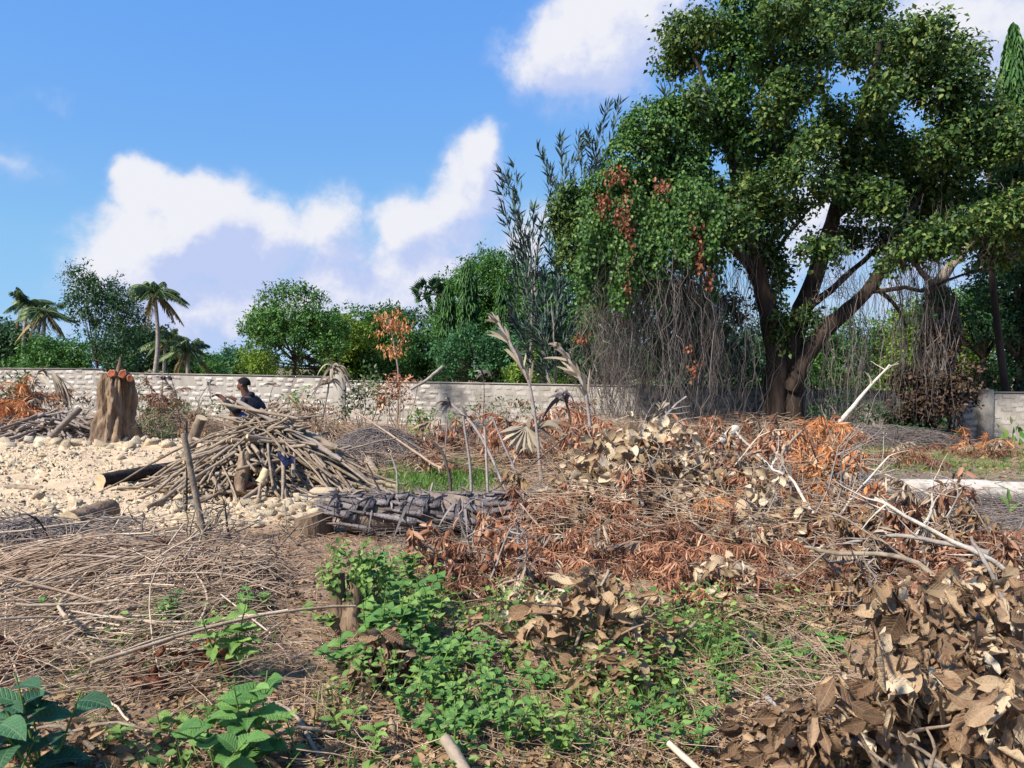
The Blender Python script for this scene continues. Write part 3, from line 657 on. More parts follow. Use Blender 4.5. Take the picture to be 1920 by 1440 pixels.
# coconut palms
def palm(label, px, D, crown_px, crown_py, nf=17, fl=2.4, dry=3, lean=0, droop=1.0, r=.1, seed=1, mat='palm'):
    rg = np.random.default_rng(seed); base = GD(px, D, -.05); top = P(crown_px, crown_py, D); t = thing('coconut_palm', label, 'palm tree', base, 'coconut palms beyond the wall')
    tr = MB(); pts = smooth_path([base, base*.5 + top*.5 + np.array((lean, 0, 0)), top], 14); tubes(tr, pts, np.linspace(r*1.25, r*.7, 14), 8, rough=.03); tr.build('trunk', M['grey_wood'], t, smooth=True)
    for k in range(nf):
        mb = MB(); az = k*2.4 + rg.uniform(-.3, .3); isdry = k < dry
        el = (-.5 if isdry else rg.uniform(-.05, 1.25)); L_ = fl*rg.uniform(.8, 1.05); n = 12
        u = np.linspace(0, 1, n)[:, None]; hd = np.array((math.cos(az), math.sin(az), 0))
        g = droop*.85*(.5 + .3*math.cos(el))
        rach = top + hd*L_*(u*math.cos(el)) + np.array((0, 0, 1.))*L_*(u*math.sin(el) - g*u**2*.8)
        tubes(mb, rach, np.linspace(.035, .008, n), 4)
        m = 76; uu = np.repeat(np.linspace(.12, .99, m//2), 2); i = np.clip((uu*(n-1)).astype(int), 0, n-2); f = (uu*(n-1) - i)[:, None]
        p = rach[i]*(1 - f) + rach[i+1]*f; tg = nrm(rach[i+1] - rach[i]); sd = nrm(np.cross(tg, (0, 0, 1.)))*np.where(np.arange(m) % 2, 1, -1)[:, None]
        ll = .62*np.sin(math.pi*np.clip(uu*.85 + .12, 0, 1))*rg.uniform(.85, 1.1, m)*fl/2.4 + .08
        leaves(mb, p, sd*.75 + tg*.55 + np.array((0, 0, -.55 - .5*droop)) + rg.normal(0, .12, (m, 3)), np.cross(sd, tg), ll, .026*fl/2.4, T_DIA)
        mb.build('frond', M['palm_dry' if isdry else mat], t)
palm('coconut palm with windswept fronds at the far left edge', 48, 42, 52, 568, 17, 1.7, 2, -.2, seed=2)
palm('coconut palm with dry hanging skirt and pale straight trunk', 76, 40, 84, 585, 18, 1.55, 6, 0, seed=3)
palm('slender coconut palm with leaning white trunk standing taller than its neighbours', 280, 34, 290, 548, 18, 1.45, 4, .25, droop=1.15, seed=4)
palm('low coconut palm with wide fronds just above the wall', 352, 36, 352, 655, 16, 1.4, 3, 0, droop=1.0, seed=5)
palm('small coconut palm behind the leaning one', 305, 42, 310, 640, 14, 1.7, 2, 0, seed=6)
def fan_palm():
    px, D = 815, 52; base = GD(px, D); t = thing('fan_palm', 'fan palm with dark star shaped fronds poking above the hedge trees', 'palm tree', base)
    for (cx, cy, s) in ((803, 552, 1), (826, 546, 1)):
        tr = MB(); top = P(cx, cy, D); branchy(tr, base, top, .16, .12, 8, .02); tr.build('trunk', M['bark'], t, smooth=True)
        for k in range(16):
            mb = MB(); d = nrm(np.array((math.cos(k*2.4), math.sin(k*2.4)*.8, R.uniform(-.5, 1.1)))); hub = top + d*.75; tubes(mb, np.array([top, hub]), np.array([.03, .02]), 4)
            q = 13; sd = nrm(np.cross(d, rdir(1)[0])); a = np.linspace(-1.7, 1.7, q)[:, None]
            leaves(mb, np.repeat(hub[None], q, 0), d*np.cos(a) + sd*np.sin(a), np.repeat(np.cross(d, sd)[None], q, 0), R.uniform(.5, .7, q), .1, T_DIA); mb.build('frond', M['far_dark'], t)
fan_palm()

# ------------------------------------------------------------------ the great vine-draped tree
TD = 18.3
def great_tree():
    base = GD(1470, TD, -.1); t = thing('vine_draped_tree', 'huge spreading tree with dark forked trunk draped in green climbers and hanging vines', 'tree', base)
    def pl(lst): return [P(x, y, TD + d) for (x, y, d) in lst]
    tr = MB()
    def limb(lst, r0, r1, n=22, sides=12, wob=.03):
        p = wobble(smooth_path(pl(lst), n), wob); rad = np.linspace(r0, r1, n); tubes(tr, p, rad, sides, rough=.06); return p
    limb([(1452,830,0),(1455,740,0),(1452,650,0),(1440,580,-.1),(1424,520,-.1),(1402,420,-.2),(1375,300,-.2),(1365,160,-.1),(1375,20,0)], .30, .07, 34)
    limb([(1488,835,.1),(1480,740,.1),(1482,650,.1),(1500,590,.2),(1530,510,.3),(1560,410,.4),(1590,310,.4),(1620,200,.5),(1650,80,.5)], .34, .06, 34)
    tr.build('trunk', M['bark'], t, smooth=True)
    def part(lst, r0, r1, n=20):
        nonlocal tr; tr = MB(); limb(lst, r0, r1, n, 9); o = tr.build('limb', M['bark'], t, smooth=True); return o
    part([(1484,730,-.1),(1500,690,-.15),(1540,625,-.2),(1580,590,-.3),(1625,548,-.5),(1668,488,-.7),(1720,455,-1),(1790,425,-1.2),(1860,400,-1.4),(1960,365,-1.5)], .22, .07, 26)
    part([(1430,540,-.1),(1390,480,-.3),(1330,420,-.6),(1250,330,-.9),(1190,260,-1)], .14, .05)
    part([(1560,410,.4),(1630,360,.3),(1700,300,.2),(1790,200,.3)], .13, .03)
    part([(1625,548,-.5),(1680,540,-.7),(1730,545,-.8),(1790,520,-1),(1860,505,-1.2)], .06, .02)
    part([(1668,488,-.7),(1690,430,-.5),(1730,360,-.3),(1760,280,-.2)], .1, .03)
    part([(1640,540,-.5),(1680,570,-.5),(1700,610,-.4)], .06, .025, 10)
    part([(1400,410,-.2),(1440,330,.2),(1470,230,.3),(1490,100,.3)], .11, .03)
    part([(1375,300,-.2),(1340,200,-.5),(1300,110,-.6)], .09, .03)
    part([(1590,310,.4),(1550,220,.6),(1530,100,.5)], .09, .03)
    part([(1500,590,.2),(1560,540,.6),(1640,470,.9),(1700,400,1)], .11, .03)
    part([(1424,520,-.1),(1470,450,.3),(1510,400,.5)], .07, .03, 10)
    main = [(1285,75,45,42),(1272,120,32,24),(1320,48,34,28),(1308,190,34,38),(1345,245,36,42),(1440,120,34,52),(1452,205,42,45),(1425,300,42,48),(1470,260,36,36),
            (1480,26,50,36),(1545,18,56,38),(1612,38,46,40),(1520,85,54,40),(1592,95,36,30),(1500,160,44,38),(1440,40,36,40),
            (1672,85,46,42),(1735,72,46,42),(1790,108,42,42),(1695,145,50,36),(1758,170,50,42),(1828,160,32,32),(1648,185,34,36),(1848,215,42,32),(1800,235,46,36),
            (1640,245,44,40),(1555,235,38,40),(1522,275,38,36),(1602,305,44,40),(1680,300,54,40),(1742,285,46,36),(1700,372,54,44),(1640,385,42,40),(1772,365,46,40),(1842,290,36,30),
            (1880,262,36,36),(1862,372,40,28),(1905,325,32,36),(1790,420,40,24),(1722,440,38,24),(1590,440,28,28),(1930,250,46,50),(1950,350,50,50),
            (1400,370,50,42),(1440,400,40,44),(1420,470,34,34),(1450,512,28,38),(1380,430,36,30),(1340,380,36,40),(1520,465,22,22),(1560,470,20,20),(1800,300,40,36),(1490,330,30,34),(1545,350,26,30),(1700,480,34,16),(1760,466,38,18),(1825,452,40,20),(1890,430,40,26),(1870,480,36,20),(1930,440,40,34),(1600,360,30,28),(1660,450,34,26),(1500,390,24,26)]
    cm = MB(); crown(cm, ell_px(main, TD, 1.6, 1.15), 560, .118, .66, T_DIA, .35, per=16, shell=(.5, 1.1), lump=.16, spread=1.7)
    crown(cm, ell_px([(1735,448,40,22),(1790,432,44,24),(1850,410,46,26),(1905,392,42,28),(1950,380,40,30),(1690,470,26,18),(1660,505,18,14)], TD - 1.5, .25, .8), 560, .118, .66, T_DIA, .5, per=16, shell=(.4, 1.15), lump=.2, spread=1.7)
    low = [(1462,610,20,50),(1512,600,18,36),(1470,680,14,34),(1440,560,20,30),(1075,380,38,32),(1102,425,46,42),(1062,440,26,40),(1142,455,44,36),(1085,490,42,22),(1050,400,20,34)]
    crown(cm, ell_px(low, TD, .3, .8), 560, .11, .64, T_DIA, .3, per=12, shell=(.5, 1.1), lump=.16)
    cm.build('crown', M['tree'], t)
    iv = [(1385,35,40,56),(1376,115,44,58),(1366,195,36,48),(1385,265,30,44)]
    im = MB(); crown(im, ell_px(iv, TD - .5, .15, .9), 560, .10, .7, T_MID, .9, per=12, shell=(.8, 1.06), lump=.07)
    mass = [(1232,245,66,52),(1192,300,54,56),(1282,278,42,58),(1172,365,54,50),(1232,375,58,66),(1288,375,46,92),(1312,450,30,56),(1205,432,54,44),(1130,350,34,30),(1262,215,40,30)]
    crown(im, ell_px(mass, TD - .9, .35, 1.0), 620, .085, .75, T_MID, 1.0, per=12, shell=(.82, 1.06), lump=.06)
    for _ in range(90):
        x = R.uniform(1090, 1350); y0 = np.interp(x, [1090, 1150, 1230, 1300, 1350], [440, 420, 400, 390, 430]) + R.uniform(-70, 35); l = R.uniform(.3, 1.0)**1.5*1.9; k = int(l*130) + 4; c = P(x, y0, TD - R.uniform(1.2, 2.0)); u = R.random(k)
        pos = c + np.c_[R.normal(0, .07, k) + .1*np.sin(u*5), R.normal(0, .07, k), -u*l]; leaves(im, pos, rdir(k)*.5 + (0, 0, -.9), rdir(k)*.6 + (0, -.9, .3), R.uniform(.05, .1, k), .065, T_MID)
    im.build('climber', M['ivy'], t)
    rm = MB(); rust = [(1130,380,14,26),(1172,410,10,50),(1182,470,8,50),(1160,400,12,22),(1310,470,7,50),(1295,430,7,24),(1175,530,6,26),(1240,350,14,16),(1330,520,6,24),(1160,330,24,12),(1290,650,6,10),(1090,635,12,10),(1300,690,7,14)]
    for (cx, cy, rx, ry) in rust:
        k = int(rx*ry*.3); c = P(cx, cy, TD - 1.9); w = TD/FPX
        pos = c + R.normal(0, .5, (k, 3))*np.array((rx*w, .25, ry*w)); leaves(rm, pos, rdir(k)*.6 + (0, 0, -.8), rdir(k) + (0, -.8, 0), R.uniform(.06, .12, k), .06, T_MID)
    rm.build('dead_climber', M['rust_ivy'], t)
    dm = MB(); crown(dm, ell_px([(1150,520,50,50),(1220,540,60,60),(1300,560,50,70),(1160,620,60,60),(1240,640,60,60),(1320,660,50,60),(1370,580,40,60),(1390,690,40,60)], TD + .7, .2, .4), 170, .11, .7, T_MID, .8, per=10, shell=(.3, 1.1)); dm.build('shade_climber', M['far_dark'], t)  # foliage added behind the curtain, its dark leaf colour standing in for shade
    # hanging vines
    def curtain(n, x0, x1, ytop, ybot, d0, d1, r=(.003, .009), wob=.12, sag=.12):
        m = 16; cc = R.uniform(x0, x1, 34); x = np.clip(np.where(R.random(n) < .65, cc[R.integers(0, 34, n)] + R.normal(0, 5, n), R.uniform(x0, x1, n)), x0, x1); D = TD + R.uniform(d0, d1, n)
        tops = np.array([P(a, ytop(a) + R.normal(0, 45), d) for a, d in zip(x, D)]); bx = x + R.normal(0, 20, n)
        by = np.array([ybot(a) for a in x]) + np.abs(R.normal(0, 60, n))*-1*(R.random(n) < .35)
        bots = np.array([P(a, b, d) for a, b, d in zip(bx, by, D + R.normal(0, .3, n))])
        bots[:, 2] = np.maximum(bots[:, 2], H(bots[:, 0], bots[:, 1]) - .05)
        u = np.linspace(0, 1, m)[None, :, None]; pts = tops[:, None]*(1 - u) + bots[:, None]*u
        w = np.cumsum(R.normal(0, 1, (n, m, 3)), 1); w = w - w[:, :1]; w = w - u*w[:, -1:]
        pts = pts + w*wob*np.array((.42, .42, .18))
        mb = MB(); rr = (r[0] + (r[1]*1.5 - r[0])*R.random((n, 1))**3)*np.ones((1, m)); tubes(mb, pts, rr, 3); return mb
    top1 = lambda x: np.interp(x, [1080, 1150, 1220, 1320, 1430], [480, 470, 450, 440, 470])
    g = lambda x: np.interp(x, [1050, 1250, 1450, 1750], [770, 795, 800, 800])
    o = curtain(560, 1100, 1340, top1, g, -1.9, .9, (.002, .007), wob=.24).build('hanging_vines', M['vine'], t); o['kind'] = 'stuff'
    o = curtain(130, 1320, 1450, top1, g, -1.4, .8, (.002, .006), wob=.2).build('hanging_vines', M['vine'], t); o['kind'] = 'stuff'
    top2 = lambda x: np.interp(x, [1440, 1520, 1640, 1760, 1860], [560, 590, 520, 430, 410])
    g2 = lambda x: np.interp(x, [1440, 1600, 1760, 1880], [790, 800, 790, 600])
    o = curtain(260, 1500, 1790, top2, g2, -1.4, .4, (.002, .006)).build('hanging_vines', M['vine'], t); o['kind'] = 'stuff'
    g3 = lambda x: np.interp(x, [1540, 1700, 1900], [560, 560, 480])
    o = curtain(170, 1540, 1910, lambda x: np.interp(x, [1540, 1700, 1900], [470, 440, 400]), g3, -1.4, .2, (.002, .005)).build('hanging_vines', M['vine'], t); o['kind'] = 'stuff'
great_tree()
def vine_trunk():
    D = 18.0; base = GD(1752, D, -.1); t = thing('vine_wrapped_trunk', 'grey dead trunk wrapped in woody vines rising from a dark tangle by the wall', 'tree', base)
    mb = MB(); p = wobble(smooth_path([base, P(1758, 700, D), P(1765, 600, D), P(1758, 540, D), P(1800, 480, D), P(1840, 430, D)], 24), .03); tubes(mb, p, np.linspace(.28, .05, 24), 10, rough=.1)
    p = wobble(smooth_path([P(1758, 545, D), P(1725, 505, D), P(1700, 470, D)], 10), .02); tubes(mb, p, np.linspace(.1, .03, 10), 8); mb.build('trunk', M['grey_wood'], t, smooth=True)
    vb = MB(); n = 110; m = 14; u = np.linspace(0, 1, m); th0 = R.uniform(0, 6.28, n); q = np.array([base, P(1758, 700, D), P(1765, 600, D), P(1758, 540, D)]); c = smooth_path(q, m)
    rad = R.uniform(.17, .36, (n, 1))*np.linspace(1.9, .7, m)[None]*(1 + .35*np.cumsum(R.normal(0, .3, (n, m)), 1)).clip(.5, 2); ang = th0[:, None] + R.normal(0, 1, (n, 1))*u[None]*2 + np.cumsum(R.normal(0, .22, (n, m)), 1)
    pts = c[None] + np.stack([np.cos(ang)*rad, np.sin(ang)*rad, R.normal(0, .03, (n, m))], -1); tubes(vb, pts, np.full((n, m), .012), 3); o = vb.build('wrapped_vines', M['vine'], t); o['kind'] = 'stuff'
    lm = MB(); crown(lm, ell_px([(1745,760,60,46),(1800,720,44,44),(1710,720,40,40),(1770,640,30,50),(1700,780,50,30)], D - .3, .3, .7), 380, .09, .6, T_MID, .6, shell=(.4, 1.05)); lm.build('dead_climber', M['dark_dead'], t)
    gm = MB(); crown(gm, ell_px([(1760,570,24,40),(1740,800,60,22),(1690,780,40,26)], D - .3, .2, .6), 260, .09, .6, T_MID, .6, shell=(.5, 1.05)); gm.build('climber', M['far_dark'], t)
vine_trunk()
# ------------------------------------------------------------------ great stump
def great_stump():
    D = 16.4; base = GD(214, D, -.05); k = D/FPX
    t = thing('tree_stump', 'tall fluted tree stump with three orange sawn faces on top', 'stump', base)
    n, m = 110, 70; th = np.arange(n)*2*math.pi/n; V = []
    Ht = 1.42
    for j in range(m):
        u = j/(m-1); z = u*Ht
        r = (.39 + .16*math.exp(-u*7) - .0*u)*(1 - .25*max(0, (u - .8)/.2)**1.5)
        fl = .075*np.sin(5*th + 1.1 + u*.8)*(1.1 - .5*u) - .06*np.abs(np.sin(4.5*th + u*1.5))**.5 + .035*np.sin(13*th + u*2.5 + 2*np.sin(u*7)) + .12*np.maximum(0, np.sin(3*th + .4))**4*math.exp(-u*4)
        fl = fl + .03*np.array([mnoise.noise(Vector((math.cos(a)*2.4, math.sin(a)*2.4, z*2.6))) for a in th])*2
        fl = fl + .05*np.array([mnoise.noise(Vector((math.cos(a)*9, math.sin(a)*9, z*3.2))) for a in th]) + .028*np.array([mnoise.noise(Vector((math.cos(a)*22, math.sin(a)*22, z*9))) for a in th])
        # hollow on the left side facing the camera
        hol = np.exp(-((th - 4.05)/.3)**2)*math.exp(-((u - .6)/.22)**2)*.22
        rr = r + fl - hol
        top = Ht + .0
        zz = z + (0 if j < m-1 else .05*np.sin(2*th))
        V.append(np.c_[np.cos(th)*rr*1.0 + .06*u, np.sin(th)*rr*.9, zz + 0*th])
    V = np.concatenate(V) + base; i, j = np.meshgrid(np.arange(m-1), np.arange(n), indexing='ij')
    F = np.stack([i*n + j, i*n + (j+1) % n, (i+1)*n + (j+1) % n, (i+1)*n + j], -1).reshape(-1, 4)
    mb = MB().add(V, F); topc = V[-n:].mean(0) + (0, 0, .06)
    q = np.arange(n); mb.add(np.concatenate([V[-n:], topc[None]]), np.stack([q, (q+1) % n, np.full(n, n)], 1))
    mb.build('trunk', M['stump'], t, smooth=True)
    # sawn branch stubs
    def stub(px, py, r, up, tilt, nm='sawn_stub'):
        c = P(px, py, D - .3); b = MB(); d = nrm(np.array(tilt)); a0 = c - d*.32
        tubes(b, np.stack([a0, a0*.5 + c*.5, c]), np.array([r*1.15, r*1.05, r]), 16, rough=.03); o = b.build(nm, M['stump'], t, smooth=True)
        e1 = nrm(np.cross(d, (0, 0, 1.))); e2 = np.cross(e1, d); a = np.arange(16)*math.pi/8; irr = 1 + .14*np.sin(2*a + px) + .1*np.sin(5*a + py) + .06*np.sin(7*a)
        ring = lambda f, dd: c + d*dd + (np.cos(a)[:, None]*e1 + np.sin(a)[:, None]*e2)*r*f*irr[:, None]
        def band(rows, mat, nm2, par, centre=None):
            V = np.concatenate(rows); F = [(i*16 + w, i*16 + (w+1) % 16, (i+1)*16 + (w+1) % 16, (i+1)*16 + w) for i in range(len(rows) - 1) for w in range(16)]
            m_ = MB().add(V, np.array(F))
            if centre is not None: m_.add(np.concatenate([rows[-1], centre[None]]), np.array([(w, (w+1) % 16, 16) for w in range(16)]))
            return m_.build(nm2, M[mat], par)
        band([ring(1.1, -.008), ring(1.06, .008), ring(.86, .012)], 'sap', 'sapwood', o); band([ring(.86, .011), ring(.5, .006)], 'cut_orange', 'cut_face', o, c + d*.002)
    stub(209, 700, .08, 1, (-.25, -.95, .12)); stub(230, 701, .078, 1, (.2, -.95, .15)); stub(244, 709, .062, 1, (.5, -.8, .1))
    sp = MB(); pts = np.array([P(222, 708, D-.2), P(223, 690, D-.2), P(226, 671, D-.2)]); tubes(sp, pts, np.array([.055, .045, .018]), 6, rough=.15); sp.build('splinter', M['stump'], t)
great_stump()

# ------------------------------------------------------------------ sticks
def stick(name, label, cat, group, path, r0, r1, mat, capm='cut', sides=6, sub=None, rough=.06):
    mb = MB(); n = len(path); tubes(mb, path, np.linspace(r0, r1, n), sides, cap=True, capmat=1, rough=rough)
    if sub: sub(mb, path)
    o = mb.build(name, [M[mat], M[capm]], smooth=False, origin=tuple(path[0]))
    return tag(o, label, cat, group)
def side_twigs(cnt, ln, r):
    def f(mb, path):
        n = len(path)
        for _ in range(cnt):
            i = int(R.integers(n//4, n)); d = nrm(path[min(i+1, n-1)] - path[max(i-1, 0)]); a = path[i]; dd = nrm(d*.8 + rdir(1)[0]*.9)
            l = ln*R.uniform(.4, 1); b = a + dd*l; tubes(mb, wobble(smooth_path([a, a*.5+b*.5+R.normal(0, .05*l, 3), b], 6), .01), np.linspace(r, r*.3, 6), 4)
    return f
def cone_pile(cx, cy, H0, rx, ry, n, lens, rad, name, label, group, mat, seed, skew=0.0):
    rg = np.random.default_rng(seed); g0 = float(H(cx, cy))
    def surf(x, y):
        q = np.hypot((x - cx)/rx, (y - cy)/ry); return max(0., H0*(1 - q**1.25))
    for k in range(n):
        L_ = rg.uniform(*lens); ph = rg.uniform(0, 2*math.pi)
        if rg.random() < .62: ph = rg.uniform(math.pi*1.0, math.pi*2.0)         # the slope towards the camera
        rr = rg.uniform(.1, .95)**.8; mx, my = cx + math.cos(ph)*rx*rr, cy + math.sin(ph)*ry*rr
        dirr = math.atan2(math.sin(ph)*ry, math.cos(ph)*rx) + rg.normal(0, .7)
        if rg.random() < .34: dirr = rg.uniform(-.9, .9) + skew
        dx, dy = math.cos(dirr), math.sin(dirr); m = 7; pts = []
        lay = -abs(rg.normal(0, .12))
        z0 = surf(mx - dx*L_/2, my - dy*L_/2); z1 = surf(mx + dx*L_/2, my + dy*L_/2); zm = surf(mx, my)
        for u in np.linspace(0, 1, m):
            x, y = mx + dx*L_*(u - .5), my + dy*L_*(u - .5)
            z = z0*(1-u) + z1*u + max(0, zm - (z0 + z1)/2)*(1 - abs(2*u - 1)*.15)*.95
            pts.append((x, y, max(float(H(x, y)) + .03, g0 + z + lay)))
        r = rg.uniform(*rad); p = np.array(pts); bend = rg.normal(0, .03*L_, 3); p = p + np.sin(np.linspace(0, math.pi, m))[:, None]*bend
        p[:, 2] = np.maximum(p[:, 2], H(p[:, 0], p[:, 1]) + r)
        p = p + rg.normal(0, .011, p.shape)
        if rg.random() < .5: p = p[::-1]
        big = r > rad[0] + .62*(rad[1] - rad[0])
        stick(name, ('thick ' if big else 'thin ') + label, 'stick', ('thick ' if big else 'thin ') + group, p, r, r*rg.uniform(.45, .9), mat, sub=side_twigs(int(rg.integers(1, 4)), .14, r*.45) if rg.random() < .4 else None, rough=.12)
pc = GD(496, 10.3)
cone_pile(pc[0], pc[1], .99, 1.32, 1.05, 290, (.6, 1.8), (.011, .03), 'firewood_stick', 'cut grey brown stick lying in the big cone shaped firewood pile', 'sticks of the big firewood pile', 'stick', 31, skew=-.15)
p2 = GD(100, 17.2)
cone_pile(p2[0], p2[1], .62, 1.35, .75, 75, (.9, 1.7), (.02, .042), 'firewood_stick', 'grey branch heaped in the low pile beside the great stump', 'branches of the low pile by the stump', 'stick_grey', 32)
def logs():
    def seg(label, a, b, r, mat='stick', capm='cut', name='log', group=None, sides=12, n=8, cat='log', rough=.05):
        p = wobble(smooth_path([a, (a+b)/2, b], n), r*.06); return stick(name, label, cat, group, p, r, r*.92, mat, capm, sides, rough=rough)
    seg('charred black log with a tan sawn end lying on the rubble', G(188, 915) + (0, 0, .09), G(300, 900) + (0, .5, .12), .088, 'char', 'cut')
    seg('thick grey log standing inside the firewood pile', P(448, 925, 9.3), P(462, 850, 9.6), .085, 'stump', 'cut')
    seg('short log with an orange sawn end at the foot of the firewood pile', G(462, 925) + (0, -.05, .07), G(500, 905) + (.1, .35, .1), .1, 'stump', 'cut_orange')
    seg('split pale wedge of wood leaning on the orange ended log', P(488, 905, 9.05), P(500, 880, 9.1), .05, 'cut', 'cut', 'wood_wedge', sides=5, n=4, rough=.2)
    seg('pale ended log at the left shoulder of the firewood pile', P(378, 783, 10.6), P(352, 850, 10.7), .075, 'stick')
    seg('stout olive log lying along the top right of the firewood pile', P(515, 785, 10.4), P(632, 842, 10.2), .06, 'stick')
    seg('crooked grey branch crowning the firewood pile', P(445, 752, 10.3), P(640, 862, 9.8), .03, 'stick_grey')
    seg('short log with round pale sawn face beside the green grass patch', G(700, 895) + (0, 0, .08), G(690, 880) + (-.1, .5, .1), .075, 'stick')
    seg('cut log with a broad tan face lying on the rubble edge at left', G(128, 1005) + (0, 0, .11), G(150, 985) + (.12, .35, .1), .125, 'stump', 'cut')
    seg('small upright stake beside the tan faced log', G(86, 1003), G(86, 1003) + (0, 0, .17), .06, 'stump', 'stump', 'stake', sides=9, n=4)
    seg('slim upright pole leaning before the firewood pile', G(391, 1035) - (0, 0, .05), P(344, 812, 6.75), .029, 'stick', 'cut', 'pole', sides=9, n=10)
    seg('thin charred stake stuck upright in the rubble', G(350, 960) - (0, 0, .02), P(350, 790, 8.5)*1.0, .012, 'char', 'char', 'stake', sides=6)
    seg('long pale stick stacked across the firewood pile top', P(415, 757, 10.3), P(560, 785, 10.0), .022, 'stick')
    seg('brown stick lying alone on the open rubble', G(15, 917) + (0, 0, .03), G(78, 920) + (0, 0, .03), .032, 'stick')
    seg('thick grey trunk piece resting on the low branch pile', P(150, 765, 16.6), P(95, 820, 16.2), .07, 'stick_grey')
    seg('dark log lying behind the big firewood pile', GD(560, 12.4, .12), GD(660, 12.2, .12), .13, 'char', 'cut')
    seg('thick felled log under the squatting man', GD(438, 11.55, .25), GD(545, 11.75, .27), .27, 'stump', 'cut', sides=16)
    # sawn stump beside the palm log
    b = G(585, 1003); t = thing('sawn_stump', 'low sawn stump with grey top at the end of the palm log', 'stump', b); mb = MB(); n = 18; a = np.arange(n)*2*math.pi/n
    rr = .17*(1 + .08*np.sin(3*a) + .05*np.sin(7*a)); V = np.concatenate([np.c_[np.cos(a)*rr*f, np.sin(a)*rr*f, (z + .05*np.cos(a)*(z > .1))] for f, z in ((1.2, -.05), (1.05, .08), (1.0, .19))]) + b
    i, j = np.meshgrid(np.arange(2), np.arange(n), indexing='ij'); mb.add(V, np.stack([i*n+j, i*n+(j+1) % n, (i+1)*n+(j+1) % n, (i+1)*n+j], -1).reshape(-1, 4)); mb.build('trunk', M['stump'], t, smooth=True)
    q = np.arange(n); MB().add(np.concatenate([V[-n:] + (0, 0, .002), V[-n:].mean(0)[None] + (0, 0, .01)]), np.stack([q, (q+1) % n, np.full(n, n)], 1)).build('cut_face', M['stump'], t)
    # blue cloth caught in the pile
    gx = 9; U, Vv = np.meshgrid(np.linspace(0, 1, gx), np.linspace(0, 1, 5), indexing='ij'); c0, c1 = P(520, 856, 9.25), P(552, 868, 9.2)
    pts = c0 + (c1 - c0)*U[..., None] + np.array((.02, -.04, .1))*(Vv[..., None] - .5) + np.stack([0*U, .025*np.sin(U*9 + Vv*4), .03*np.cos(U*7)], -1)
    i, j = np.meshgrid(np.arange(gx-1), np.arange(4), indexing='ij'); kk = i*5 + j
    back = pts.reshape(-1, 3) + (0, .012, -.004); nb = gx*5
    f = np.stack([kk, kk+5, kk+6, kk+1], -1).reshape(-1, 4)
    o = MB().add(np.concatenate([pts.reshape(-1, 3), back]), np.concatenate([f, f[:, ::-1] + nb])).build('blue_cloth', M['cloth'], smooth=True); tag(o, 'crumpled dark blue rag caught in the firewood pile', 'cloth')
logs()

